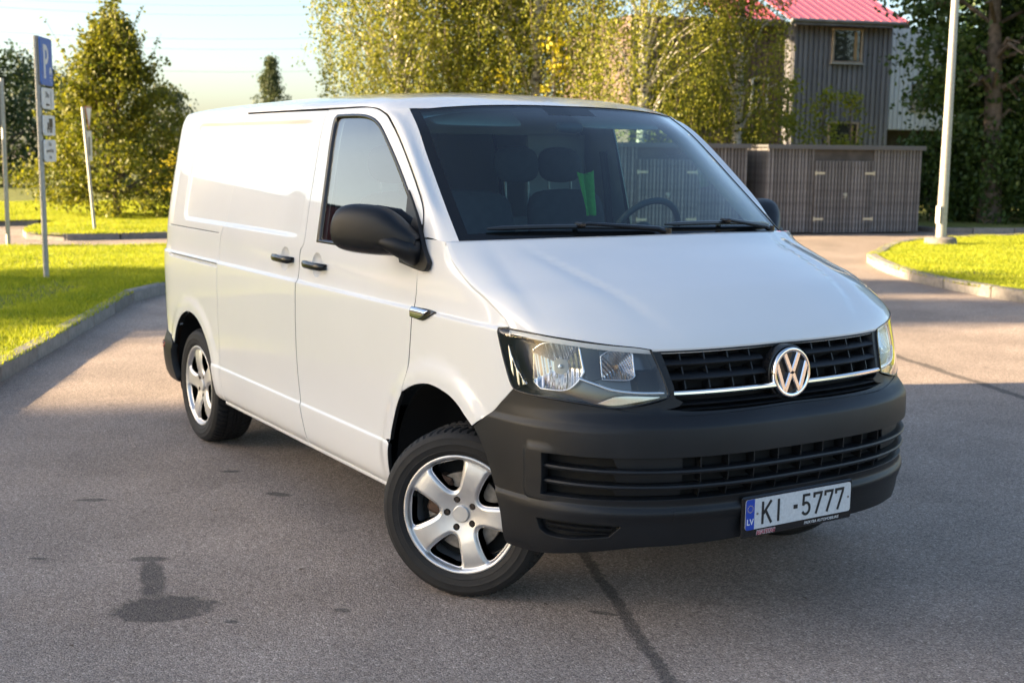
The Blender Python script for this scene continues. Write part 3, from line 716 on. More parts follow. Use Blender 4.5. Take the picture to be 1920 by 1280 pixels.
# ---- headlights
def lamp(sd):
    M_ = lambda q: [(a, b) for a, b in q]
    root = panel('headlight', hl_poly, PO(-.070), LAMPIN, van, step=.04, bstep=.02, flange=0, sides=(sd,))[0]
    root['label'] = 'clear headlight with chrome reflectors beside the grille'
    # bucket wall and rubber edge
    Lp = rs(hl_poly, .012); X = np.array([PO(o_)(Lp[:, 0], Lp[:, 1]) for o_ in (-.001, -.03, -.07)]).transpose(1, 0, 2)*[1, sd, 1]
    grid('lamp_bucket', X, LAMPIN, root, closed_u=True, flip=sd > 0)
    panel('lamp_lens', hl_poly, PO(.001), LENS, root, step=.02, bstep=.012, flange=0, sides=(sd,))
    c = np.array(hl_poly).mean(0); inn = []
    A = Lp; B = A+(c-A)/np.linalg.norm(c-A, axis=1, keepdims=True)*.0065
    X = np.array([PO(.0022)(q[:, 0], q[:, 1]) for q in (A, B)]+[PO(-.004)(B[:, 0], B[:, 1])]).transpose(1, 0, 2)*[1, sd, 1]
    grid('lamp_edge', X, PLASTG, root, closed_u=True, flip=sd > 0)
    def bowl(name, poly, d0, d1, bulb, mt):
        Q = rs(poly, .012); cc = Q.mean(0); rows = []; fr_ = np.linspace(1, .04, 11)
        for f in fr_:
            q = cc+(Q-cc)*f; dep = d0-(d1)*(1-f**1.25)
            rows.append(PO(dep)(q[:, 0], q[:, 1]))
        X = np.array(rows).transpose(1, 0, 2)*[1, sd, 1]
        o_ = grid(name, X, mt, root, closed_u=True, flip=sd > 0)
        # rim
        q2 = cc+(Q-cc)*1.06
        X = np.array([PO(d0-.02)(q2[:, 0], q2[:, 1]), PO(d0+.004)(q2[:, 0], q2[:, 1]), PO(d0+.001)(Q[:, 0], Q[:, 1])]).transpose(1, 0, 2)*[1, sd, 1]
        grid('reflector_rim', X, REFL, o_, closed_u=True, flip=sd > 0)
        p = PO(d0-d1+.002)(np.array([cc[0]]), np.array([cc[1]]))[0]; n_ = nrm(P0, np.array([cc[0]]), np.array([cc[1]]), .003)[0]
        bb_ = MB(); bb_.cyl(Vector(p*[1, sd, 1]), Vector((p+n_*.03)*[1, sd, 1]), .009, .007, n=12); bb_.cyl(Vector((p+n_*.03)*[1, sd, 1]), Vector((p+n_*.036)*[1, sd, 1]), .0075, .002, n=12)
        bb_.obj('bulb', bulb, o_)
    bowl('main_reflector', [(.492, 1.035), (.55, 1.062), (.672, 1.058), (.678, .975), (.646, .937), (.598, .908), (.505, .905), (.478, .925)], -.022, .065, CHROME, FLUTE)
    bowl('turn_reflector', [(.752, 1.028), (.79, 1.046), (.866, 1.042), (.860, .967), (.836, .953), (.745, .953)], -.020, .05, AMBERB, FLUTE2)
    # light bar and lower prism
    dr = [(.661, .951), (.711, .935), (.776, .915), (.86, .906), (.955, .904)]
    S = np.array([p[0] for p in dr]); Z = np.array([p[1] for p in dr]); q = rs(dr, .01, closed=False)
    rows = [PO(o_)(q[:, 0], q[:, 1])+np.array([0, 0, dz_]) for o_, dz_ in ((-.05, -.006), (-.014, -.007), (-.008, -.003), (-.010, .004), (-.020, .008), (-.06, .008))]
    grid('light_bar', np.array(rows)*[1, sd, 1], CHROME, root, flip=sd > 0)
    panel('lower_reflector', [(.715, .866), (.80, .893), (.94, .890), (.93, .886), (.785, .863)], PO(-.02), REFL, root, step=.02, bstep=.01, sides=(sd,), flange=.01)
    panel('side_reflector', [(.373, 1.04), (.395, .98), (.445, .912), (.410, .905), (.384, .945), (.362, 1.01)], PO(-.012), FLUTE, root, step=.02, bstep=.01, sides=(sd,), flange=.02)
    panel('bezel', [(.682, 1.06), (.745, 1.05), (.738, .955), (.70, .945), (.684, .975)], PO(-.03), PLASTG, root, step=.02, bstep=.01, sides=(sd,), flange=.03)
def flutes(name, sx, sz_):
    m = mat(name, (.58, .59, .61), .12, metal=1.); t = m.node_tree; b = t.nodes['Principled BSDF']
    tc = t.nodes.new('ShaderNodeTexCoord'); mp = t.nodes.new('ShaderNodeMapping'); mp.inputs['Scale'].default_value = sx
    wv = t.nodes.new('ShaderNodeTexWave'); wv.inputs['Scale'].default_value = sz_; wv.bands_direction = 'DIAGONAL'
    bp = t.nodes.new('ShaderNodeBump'); bp.inputs['Strength'].default_value = .6; bp.inputs['Distance'].default_value = .006
    t.links.new(tc.outputs['Object'], mp.inputs[0]); t.links.new(mp.outputs[0], wv.inputs[0]); t.links.new(wv.outputs['Fac'], bp.inputs['Height']); t.links.new(bp.outputs[0], b.inputs['Normal'])
    return m
FLUTE = flutes('fluted_reflector', (1, 1, .25), 22); FLUTE2 = flutes('prism_reflector', (1, 1, 1), 40)
AMBERB = mat('amber_bulb', (.75, .45, .2), .15, metal=.6)
lamp(1); lamp(-1)

# ---- number plate
plate = thing('licence_plate', None, None); plate.parent = van; del plate
pb = bpy.data.objects[-1] if False else None
for o_ in list(van.children):
    if o_.type == 'EMPTY': bpy.data.objects.remove(o_)
PX, PZ = .8935, .462
hold = MB().box((PX-.006, 0, PZ-.010), (.016, .545, .150), b=.006).obj('plate_holder', PLASTG, van)
pl_ = MB(); rc = .010; cor = []
for cx, cz, a0 in ((.26-rc, .055-rc, 0), (-.26+rc, .055-rc, 90), (-.26+rc, -.055+rc, 180), (.26-rc, -.055+rc, 270)):
    cor += [(cx+rc*math.cos(R(a0+t)), cz+rc*math.sin(R(a0+t))) for t in (0, 30, 60, 90)]
fr_ = lambda x: (Vector((x, 0, PZ)), Vector((0, 1, 0)), Vector((0, 0, 1)), Vector((1, 0, 0)))
pl_.prism(cor, fr_(PX+.0025), .0025)
plate = pl_.obj('number_plate', WHITEP, hold, smooth=False)
plate['label'] = 'white number plate with black characters'
bl_ = [p for p in cor if p[0] < -.2]; bl_ = [(-.219, .055)]+sorted([p for p in bl_ if p[1] > 0], key=lambda p: -p[0])+sorted([p for p in bl_ if p[1] <= 0], key=lambda p: p[0])+[(-.219, -.055)]
MB().prism(bl_, fr_(PX+.0052), .0004).obj('plate_band', BLUEP, plate, smooth=False)
def strokes2(b, pts, wd, x, d=.0012, fr=None):
    """poly-line lettering with mitred joints"""
    P = [Vector(p) for p in pts]; n = len(P); Lf = []; Rt = []
    for i in range(n):
        a = (P[i]-P[i-1]).normalized() if i else (P[1]-P[0]).normalized(); c = (P[i+1]-P[i]).normalized() if i < n-1 else a
        m_ = (Vector((-a.y, a.x))+Vector((-c.y, c.x))); m_ = m_.normalized()*min(2., 1/max(.3, m_.normalized().dot(Vector((-a.y, a.x)))))*wd/2
        Lf.append(P[i]+m_); Rt.append(P[i]-m_)
    o, A, B, Nn = fr(x)
    k = 2*n; V = [o+A*p.x+B*p.y+Nn*d for p in Lf+Rt]+[o+A*p.x+B*p.y-Nn*.001 for p in Lf+Rt]
    F = []
    for i in range(n-1): F += [(n+i, n+i+1, i+1, i), (i, i+1, k+i+1, k+i), (n+i+1, n+i, k+n+i, k+n+i+1)]
    F += [(0, n, k+n, k), (n-1+n, n-1, k+n-1, k+2*n-1)]
    b.add(V, F)
H2 = .037; cw_ = .0095
def glyph(ch, y):
    b = MB(); x = PX+.0056
    if ch == 'K':
        strokes2(b, [(y, -H2-.004), (y, H2+.004)], cw_, x, fr=fr_); strokes2(b, [(y+.040, H2+.004), (y+.003, -.004)], cw_, x, fr=fr_); strokes2(b, [(y+.013, .008), (y+.042, -H2-.004)], cw_, x+.0001, fr=fr_)
    if ch == 'I': strokes2(b, [(y, -H2-.004), (y, H2+.004)], cw_, x, fr=fr_)
    if ch == '-': strokes2(b, [(y, 0), (y+.019, 0)], .0145, x, fr=fr_)
    if ch == '7': strokes2(b, [(y, H2-.016), (y, H2-.001), (y+.036, H2-.001), (y+.034, H2-.012), (y+.010, -H2-.004)], cw_, x, fr=fr_)
    if ch == '5':
        arc = [(y+.017+.0185*math.cos(R(t)), -.014+.0215*math.sin(R(t))) for t in np.linspace(140, -150, 16)]
        strokes2(b, [(y+.036, H2-.001), (y+.005, H2-.001), (y+.003, -.001)], cw_, x, fr=fr_); strokes2(b, arc, cw_, x+.0001, fr=fr_)
    b.obj('plate_character', INK, plate, smooth=False)
for ch, y in (('K', -.180), ('I', -.104), ('-', -.030), ('5', .014), ('7', .072), ('7', .128), ('7', .183)): glyph(ch, y)
def text(name, s, size, frame, mt, parent, shear=0, ext=.0003, align='LEFT', bold=0):
    cu = bpy.data.curves.new(name, 'FONT'); cu.body = s; cu.size = size; cu.extrude = ext; cu.shear = shear; cu.align_x = align; cu.offset = bold
    t = bpy.data.objects.new(name, cu); COL.objects.link(t)
    dg = bpy.context.evaluated_depsgraph_get(); me = bpy.data.meshes.new_from_object(t.evaluated_get(dg)); bpy.data.objects.remove(t)
    o, A, B, Nn = [Vector(v) for v in frame]
    for v in me.vertices: v.co = o+A*v.co.x+B*v.co.y+Nn*v.co.z
    me.materials.clear(); me.materials.append(mt)
    ob = bpy.data.objects.new(name, me); COL.objects.link(ob); ob.parent = parent; return ob
WHITET = mat('white_print', (.75, .75, .75), .5); REDT = mat('red_print', (.40, .02, .05), .5); YELT = mat('yellow_print', (.85, .62, .05), .5)
pf = lambda y, z, x: ((x, y, z), (0, 1, 0), (0, 0, 1), (1, 0, 0))
text('plate_text', 'LV', .030, pf(-.2555, PZ-.036, PX+.006), WHITET, plate, bold=.0006)
for i in range(12):
    t = 2*math.pi*i/12; c = (-.239+.0125*math.cos(t), .021+.0125*math.sin(t))
    MB().prism([(c[0]+(.0022 if k % 2 == 0 else .001)*math.sin(math.pi*k/5), c[1]+(.0022 if k % 2 == 0 else .001)*math.cos(math.pi*k/5)) for k in range(10)][::-1], fr_(PX+.0056), .0004).obj('plate_star', YELT, plate, smooth=False)
text('holder_text', 'BEATITAS', .0205, pf(-.205, PZ-.0775, PX+.0024), WHITET, hold, shear=.25, bold=.0016)
text('holder_text', 'BEATITAS', .0205, pf(-.205, PZ-.0775, PX+.0030), REDT, hold, shear=.25, bold=.0004)
text('holder_text', 'PREKYBA AUTOMOBILIAIS', .0150, pf(.028, PZ-.0745, PX+.0025), WHITET, hold, shear=.2)
for y in (-.205, .247): MB().cyl((PX+.004, y, PZ), (PX+.0068, y, PZ), .0042, n=12).obj('screw', STEEL, plate)

# ---- wheels
BOLTM = mat('bolt_dark', (.05, .04, .035), .5, metal=.6)
HOLE = [(.092, 0), (.0945, .011), (.103, .022), (.118, .033), (.145, .049), (.172, .063), (.190, .070), (.2015, .067), (.2075, .050), (.209, .025), (.2095, 0)]
def wheel_meshes():
    out_ = {}
    ring = np.array([(.2365*math.cos(t), .2365*math.sin(t)) for t in np.linspace(0, 2*math.pi, 140, endpoint=False)])
    holes = []; bolts = []
    hp = HOLE+[(r, -w_) for r, w_ in HOLE[-2:0:-1]]
    for k in range(5):
        a = math.pi/2+2*math.pi*(k+.5)/5; ca, sa = math.cos(a), math.sin(a)
        q = np.array([(r*ca-w_*sa, r*sa+w_*ca) for r, w_ in hp]); q = rs(q, .006); holes.append(q[::-1] if area2(q) > 0 else q)
        a = math.pi/2+2*math.pi*(k+.5)/5; c = (.0575*math.cos(a), .0575*math.sin(a)); bolts.append(c)
        q = np.array([(c[0]+.0135*math.cos(t), c[1]+.0135*math.sin(t)) for t in np.linspace(0, 2*math.pi, 16, endpoint=False)]); holes.append(q[::-1])
    pr = pchip([0, .035, .05, .08, .12, .165, .200, .2115, .216, .221, .229, .234, .237], [-.012, -.012, -.010, -.004, .004, .007, .004, .000, .001, .010, .013, .012, .004])
    allh = [h for i, h in enumerate(holes) if i % 2 == 0]
    def hfun(p):
        r = np.hypot(p[:, 0], p[:, 1]); h = pr(r); dm = np.full(len(p), 1.)
        for q in allh: dm = np.minimum(dm, segdist(p, q))
        return h-.013*np.clip(1-dm/.017, 0, 1)**2
    pts = []
    for r in np.concatenate([np.arange(.012, .205, .0075), [.2115, .214, .216, .2185, .221, .225, .229, .232, .234]]):
        m_ = max(10, int(2*math.pi*r/.008)); pts += [(r*math.cos(t), r*math.sin(t)) for t in np.linspace(0, 2*math.pi, m_, endpoint=False)]
    for q in allh:
        c = q.mean(0)
        for o_ in (.004, .008, .013, .018):
            dd = q-c; pts += (q+dd/np.linalg.norm(dd, axis=1, keepdims=True)*o_).tolist()
    v, f = trimesh2(ring, holes, np.array(pts), .0022)
    h = hfun(v); e = .001
    gx = (hfun(v+[e, 0])-hfun(v-[e, 0]))/(2*e); gz = (hfun(v+[0, e])-hfun(v-[0, e]))/(2*e)
    V = np.stack([v[:, 0], -h, v[:, 1]], 1); N = np.stack([-gx, -np.ones(len(v)), -gz], 1); N /= np.linalg.norm(N, axis=1, keepdims=True)
    VV = [V]; NN = [N]; FF = f.tolist(); k = len(V)
    for i, l in enumerate(holes):
        m_ = len(l); hh = hfun(l); dep = .040 if i % 2 == 0 else .016
        c = l.mean(0); nn = c-l; nn /= np.linalg.norm(nn, axis=1, keepdims=True)
        a = np.stack([l[:, 0], -hh, l[:, 1]], 1); l2 = l+nn*(.006 if i % 2 == 0 else .001)*1.0; b2 = np.stack([l2[:, 0], -(hh-dep), l2[:, 1]], 1)
        n3 = np.stack([nn[:, 0], -.25*np.ones(m_), nn[:, 1]], 1); VV += [a, b2]; NN += [n3, n3]
        FF += [(k+j, k+(j+1) % m_, k+m_+(j+1) % m_, k+m_+j) for j in range(m_)]; k += 2*m_
    # rim edge and barrel
    return np.vstack(VV), np.vstack(NN), FF, bolts
WV, WN, WF, BOLTS = wheel_meshes()
def tyre_mesh():
    prof = [(.226, .010), (.232, -.004), (.240, -.013), (.252, -.0175), (.2545, -.0190), (.257, -.0180), (.268, -.0206), (.276, -.0213), (.2785, -.0228), (.281, -.0214), (.292, -.0213), (.3, -.0190), (.303, -.0195), (.3065, -.0165), (.3155, -.012), (.322, -.004), (.3285, .006), (.332, .016)]
    yy = [.022, .030, .040, .0505, .0515, .058, .0595, .070, .085, .0865, .095, .0965]
    half = prof+[(.3345 if y > .03 else .3335, y) for y in yy]
    W2 = .2*.5
    full_ = half+[(r, 2*.1-y) for r, y in half[::-1]]
    n = 448; k = len(full_); V = np.zeros((n, k, 3)); NP = 64
    th = 2*math.pi*np.arange(n)/n
    for j, (r, y) in enumerate(full_):
        rad = np.full(n, r); ya = abs(y-.1)
        if r > .3275:
            sl_ = (y-.1)*3.2*(1 if y < .1 else -1)
            ph = (th*NP/(2*math.pi)+sl_*4) % 1.0
            if ya > .043: rad = rad-.0065*((ph < .24))
            elif ya > .015: rad = rad-.004*((ph < .12))
        if (j >= 999 and r > .334):
            yr = y if y < .1 else .2-y
            if abs(yr-.0590) < .0008 and False: pass
        for g0, g1 in ((.051, .0592), (.0862, .0962)):
            yr = y if y <= .1 else .2-y
            if g0 <= yr <= g1 and r > .334: rad = rad-.007
        V[:, j, 0] = rad*np.cos(th); V[:, j, 1] = y; V[:, j, 2] = rad*np.sin(th)
    F = [(i*k+j, i*k+j+1, ((i+1) % n)*k+j+1, ((i+1) % n)*k+j) for i in range(n) for j in range(k-1)]
    return V.reshape(-1, 3), F
TV, TF = tyre_mesh()
def make_wheel(loc, rz, name='wheel', spin=19):
    e_ = build(name, WV, WF, ALLOY, van, N=WN); e_.location = loc; e_.rotation_mode = 'YXZ' if False else 'XYZ'; e_.rotation_euler = (0, R(spin), rz)
    build('tyre', TV, TF, RUB, e_, sharp=30)
    b = MB().lathe([(.2365, -.004), (.2365, .006), (.228, .012), (.214, .02), (.209, .06), (.205, .13), (.214, .185), (.232, .195)], 96)
    b.lathe([(.2345, -.0118), (.2372, -.006), (.2365, .004)], 96); b.obj('rim_barrel', ALLOY, e_)
    b = MB().lathe([(.03, .052), (.155, .052), (.155, .075), (.03, .075)], 64); b.obj('brake_disc', STEEL, e_)
    MB().box((-.115, .066, .02), (.07, .07, .16), b=.012).obj('brake_calliper', RUST, e_)
    b = MB().lathe([(.0, .003), (.030, .003), (.0325, .005), (.0335, .011)], 40); b.obj('hub_cap', ALLOY, e_)
    for c in BOLTS: MB().cyl((c[0], .018, c[1]), (c[0], .008, c[1]), .0095, n=6).cyl((c[0], .024, c[1]), (c[0], .017, c[1]), .013, n=16).obj('wheel_bolt', BOLTM, e_, sharp=30)
    MB().lathe([(.0, .10), (.20, .10), (.205, .15)], 40).obj('wheel_backplate', DARK, e_)
    return e_
fw = make_wheel((-.012, -.905, .334), R(38))
fw.location = (-.040+.072*math.sin(R(38)), -.845-.072*math.cos(R(38)), .334)
make_wheel((-3.075, -.900, .334), 0, spin=-10)
o_ = make_wheel((0, 0, .334), R(38+180)); o_.location = (-.052-.072*math.sin(R(38)), .823+.072*math.cos(R(38)), .334)
make_wheel((-3.075, .900, .334), R(180))

# ---- wheel houses, sills, floor
for (cx, cz, r), in ((ARCHF,), (ARCHR,)):
    for sd in (1, -1):
        t = np.linspace(R(22 if cx > -1 else -20), R(205), 48); rows = []
        for y, rr_ in ((-.905, r+.004), (-.88, r+.012), (-.72, r+.02), (-.52, r+.02), (-.50, r*.6), (-.50, .02)):
            rows.append(np.stack([cx+rr_*np.cos(t), np.full(48, y*sd), cz+rr_*np.sin(t)], -1))
        grid('wheel_house', np.array(rows), DARKP if 'DARKP' in globals() else DARK, van, flip=sd < 0)
for sd in (1, -1):
    x = np.linspace(-2.64, -.56, 40)
    rows = [np.stack([x, np.full(40, -y*sd), np.full(40, z)], -1) for y, z in ((.880, .33), (.902, .314), (.899, .300), (.885, .288), (.80, .282))]
    grid('sill', np.array(rows), PAINT, van, flip=sd < 0)
MB().box((-1.6, 0, .31), (3.0-.9, 1.62, .05)).box((-3.65, 0, .40), (.45, 1.5, .06)).box((.40, 0, .42), (.55, 1.2, .06)).box((-1.6, 0, .24), (3.6, .25, .12), b=.02).obj('underbody', DARK, van)
MB().box((.33, 0, .72), (.75, 1.2, .5)).obj('engine_bay', DARK, van)

# ---- mirrors
def mirror(sd):
    rows = []
    o0 = Vector((-.255, -.985, 1.398)); o1 = Vector((-.545, -1.205, 1.398))
    ax = (o1-o0); Lm = ax.length; ax.normalize(); back = Vector((-ax.y, ax.x, 0)); 
    if back.x > 0: back = -back
    # section along the length: (t, z_low, z_high, depth)
    secs = [(-.02, 1.350, 1.375, .05), (.0, 1.330, 1.390, .07), (.06, 1.315, 1.408, .10), (.16, 1.306, 1.436, .13), (.28, 1.303, 1.470, .145), (.40, 1.303, 1.492, .15), (.55, 1.305, 1.502, .15), (.72, 1.309, 1.504, .15), (.86, 1.316, 1.498, .14), (.94, 1.326, 1.482, .12), (.985, 1.345, 1.452, .085), (1.0, 1.368, 1.425, .05)]
    sec = rs([(s_[0], s_[1], s_[2], s_[3]) for s_ in secs], .04, closed=False, cang=400) if False else np.array(secs)
    nS = 36; tt = np.linspace(0, len(secs)-1, nS)
    ev = [pchip(range(len(secs)), [s_[k] for s_ in secs]) for k in range(4)]
    for t in tt:
        T, zl_, zh, dp = [float(f(t)) for f in ev]; ring = []
        for a in np.linspace(0, 2*math.pi, 28, endpoint=False):
            ca, sa = math.cos(a), math.sin(a)
            cx = math.copysign(abs(ca)**.75, ca); cz = math.copysign(abs(sa)**.7, sa)
            bk = (-cx*.5+.5)*dp     # 0 at the front, dp at the back
            bk += .035*(1-math.sin(math.pi*min(max(T, 0), 1))**.5)
            p = o0+ax*(T*Lm)+back*bk; z = (zl_+zh)/2+cz*(zh-zl_)/2
            ring.append((p.x, p.y*sd, z))
        rows.append(ring)
    X = np.array(rows); Xt = X.transpose(1, 0, 2); fmm = [1 if (Xt[i, j, 2]+Xt[(i+1) % 28, j+1, 2])/2 < 1.338 else 0 for i in range(28) for j in range(nS-1)]
    root = grid('side_mirror', Xt, PLAST, van, closed_u=True, flip=sd > 0, mats=[PLAST, PLASTG], fm=fmm)
    capv = X[-1]; build('mirror_cap', np.vstack([capv, capv.mean(0)[None]]), [(i, (i+1) % 28, 28) for i in range(28)], PLAST, root)
    # shell split line
    zq = 1.338; 
    # glass on the rear face
    g = MB(); P = [o0+ax*(t*Lm)+back*.154 for t in (.12, .30, .6, .9)]
    g.add([(P[0].x, P[0].y*sd, 1.32), (P[1].x, P[1].y*sd, 1.31), (P[2].x, P[2].y*sd, 1.312), (P[3].x, P[3].y*sd, 1.335), (P[3].x, P[3].y*sd, 1.475), (P[2].x, P[2].y*sd, 1.498), (P[1].x, P[1].y*sd, 1.485), (P[0].x, P[0].y*sd, 1.44)], [tuple(range(8))]); g.obj('mirror_glass', CHROME, root, smooth=False)
    # arm
    a = MB(); a.tube([Vector((-.345, -.905*sd, 1.318)), Vector((-.318, -.940*sd, 1.322)), Vector((-.312, -.972*sd, 1.334)), Vector((-.335, -1.01*sd, 1.350)), Vector((-.40, -1.06*sd, 1.37))], [.060, .054, .046, .038, .02], 20); a.obj('mirror_arm', PLAST, root)
    # sail panel
    tri = [(-.492, 1.556), (-.43, 1.505), (-.348, 1.432), (-.278, 1.352), (-.208, 1.286), (-.215, 1.262), (-.255, 1.250), (-.44, 1.268), (-.455, 1.30), (-.452, 1.40), (-.472, 1.48)]
    def TP(s, z): 
        k_ = sstep(1.56, 1.30, np.asarray(z)); return P0(s, z)+nrm(P0, np.asarray(s, float), np.asarray(z, float), .004)*(.010+.016*k_)[..., None]
    panel('mirror_foot', tri, TP, PLAST, root, step=.025, bstep=.01, sides=(sd,), flange=.022)
mirror(1); mirror(-1)

# ---- cab interior
def sbox(name, c, size, mt, parent, b=.03, rot=None, lvl=2):
    o_ = MB().box((0, 0, 0), size, b=b).obj(name, mt, parent, sharp=None); o_.location = c
    if rot: o_.rotation_euler = rot
    if lvl:
        m_ = o_.modifiers.new('round', 'SUBSURF'); m_.levels = lvl; m_.render_levels = lvl
    return o_
dsh = []
for y in np.linspace(-.80, .80, 41):
    hump = math.exp(-((y-.43)/.20)**2); rowd = []
    for x, z in ((.10, 1.27), (-.02, 1.285), (-.16, 1.295), (-.28, 1.302+.012*hump), (-.36, 1.305+.062*hump), (-.44, 1.300+.085*hump), (-.485, 1.285+.070*hump), (-.50, 1.25+.02*hump), (-.50, 1.10), (-.46, .90)):
        rowd.append((x, y, z))
    dsh.append(rowd)
grid('dashboard', np.array(dsh), DASH, van, flip=True)
# steering wheel
sw = MB(); c = Vector((-.60, .43, 1.335)); ang = R(28); up = Vector((math.sin(ang), 0, math.cos(ang))); lf = Vector((0, 1, 0)); 
pts = [c+.185*(math.cos(t)*lf+math.sin(t)*up) for t in np.linspace(0, 2*math.pi, 41)]
sw.tube(pts, .0155, 10, cap=False); sw.obj('steering_wheel', DASH, van)
st_ = MB()
for t in (R(0), R(180), R(270)): st_.tube([c, c+.18*(math.cos(t)*lf+math.sin(t)*up)], [.035, .018], 8)
st_.cyl(c+Vector((-.03, 0, .01)), c+Vector((.2, 0, -.10)), .06, .04, 20); st_.obj('steering_column', DASH, van)
def seat(y, wd, name='seat'):
    s_ = sbox(name, (-.98, y, .86), (.50, wd, .20), CLOTH, van, .06)
    sbox('backrest', (-.26, 0, .36), (.16, wd*.96, .64), CLOTH, s_, .06, rot=(0, R(-12), 0))
    return s_
def headrest(s_, y):
    sbox('headrest', (-.335, y, .79), (.11, .27, .19), CLOTH, s_, .05, rot=(0, R(-8), 0))
    for dy in (-.067, .067): MB().cyl((-.325, y+dy, .62), (-.335, y+dy, .74), .0065, n=8).obj('headrest_post', STEEL, s_)
s1 = seat(.45, .50); headrest(s1, -.02)
s2 = seat(-.30, .90); headrest(s2, .25+.22); headrest(s2, -.22)
# bulkhead with window, cargo lining
MB().box((-1.55, 0, .9), (.03, 1.70, .95)).box((-1.55, 0, 1.86), (.03, 1.4, .12)).box((-1.55, -.56, 1.58), (.03, .36, .45)).box((-1.55, .56, 1.58), (.03, .36, .45)).obj('bulkhead', TRIMG, van)
MB().box((-2.6, 0, .42), (2.2, 1.5, .03)).obj('cargo_floor', DARK, van)
# head lining, sun visors, mirror sensor
hl_rows = []
for x in np.linspace(-.72, -3.7, 24):
    a = roof(np.full(12, x), np.linspace(.02, 1, 12))-np.array([0, 0, .03]); hl_rows.append(np.vstack([a*[1, .97, 1], (a*[1, -.97, 1])[::-1][1:]]))
grid('headlining', np.array(hl_rows), TRIMG, van, flip=True)
for y in (-.38, .40): sbox('sun_visor', (-.82, y, 1.868), (.17, .46, .025), TRIMG, van, .01, rot=(0, R(30), 0), lvl=1)
pm = glass_at(.5, .90, -.06); sbox('mirror_sensor', (pm.x, pm.y, pm.z), (.06, .14, .05), DASH, van, .015, rot=(0, R(36), 0))
for sd in (1, -1):   # inner trim of pillars, belts
    pi_ = along(wse, np.linspace(0, .98, 30)); q = np.array([pi_+[0, .0, -.01], pi_+[-.08, .02, -.012], pi_+[-.16, .0, -.02]])
    if sd < 0: q = q*[1, -1, 1]
    grid('pillar_trim', q, TRIMG, van)
    b = MB().tube([(-1.42, -.78*sd, 1.72), (-1.40, -.80*sd, 1.5), (-1.38, -.84*sd, 1.0)], .02, 6); b.obj('seat_belt', DASH, van)
    panel('b_pillar_trim', [(-1.30, 1.25), (-1.33, 1.88), (-1.62, 1.88), (-1.62, 1.25)], PO(-.035), TRIMG, van, step=.08, bstep=.05, flange=0, sides=(sd,))
    panel('door_trim', [(-.62, .88), (-.45, 1.275), (-1.48, 1.275), (-1.48, .88)], PO(-.05), TRIMG, van, step=.1, bstep=.08, flange=0, sides=(sd,))
# folded vest
vm_ = mat('vest_green', (.05, .42, .06), .8, bump=.3, bscale=120, var=.15, vscale=30)
V = []; nz, ny = 16, 13
for i in range(nz):
    f = i/(nz-1)
    for j in range(ny):
        g = j/(ny-1); wd = .085-.02*f; fold = .018*math.sin(g*9+f*1.5)
        topz = 1.625-.03*abs(math.sin(g*math.pi*1.0+.2)) if False else 1.60+.022*abs(g-.42)*2
        V.append((-1.13+fold+.02*f, .455+.03*f+(g-.5)*wd*1.05, topz+(1.40-topz)*f))
Fv = [(i*ny+j, i*ny+j+1, (i+1)*ny+j+1, (i+1)*ny+j) for i in range(nz-1) for j in range(ny-1)]
vest = build('safety_vest', V, Fv, vm_); m_ = vest.modifiers.new('thick', 'SOLIDIFY'); m_.thickness = .006
tag(vest, 'bright green safety vest hanging behind the van windscreen by the driver seat', 'vest')

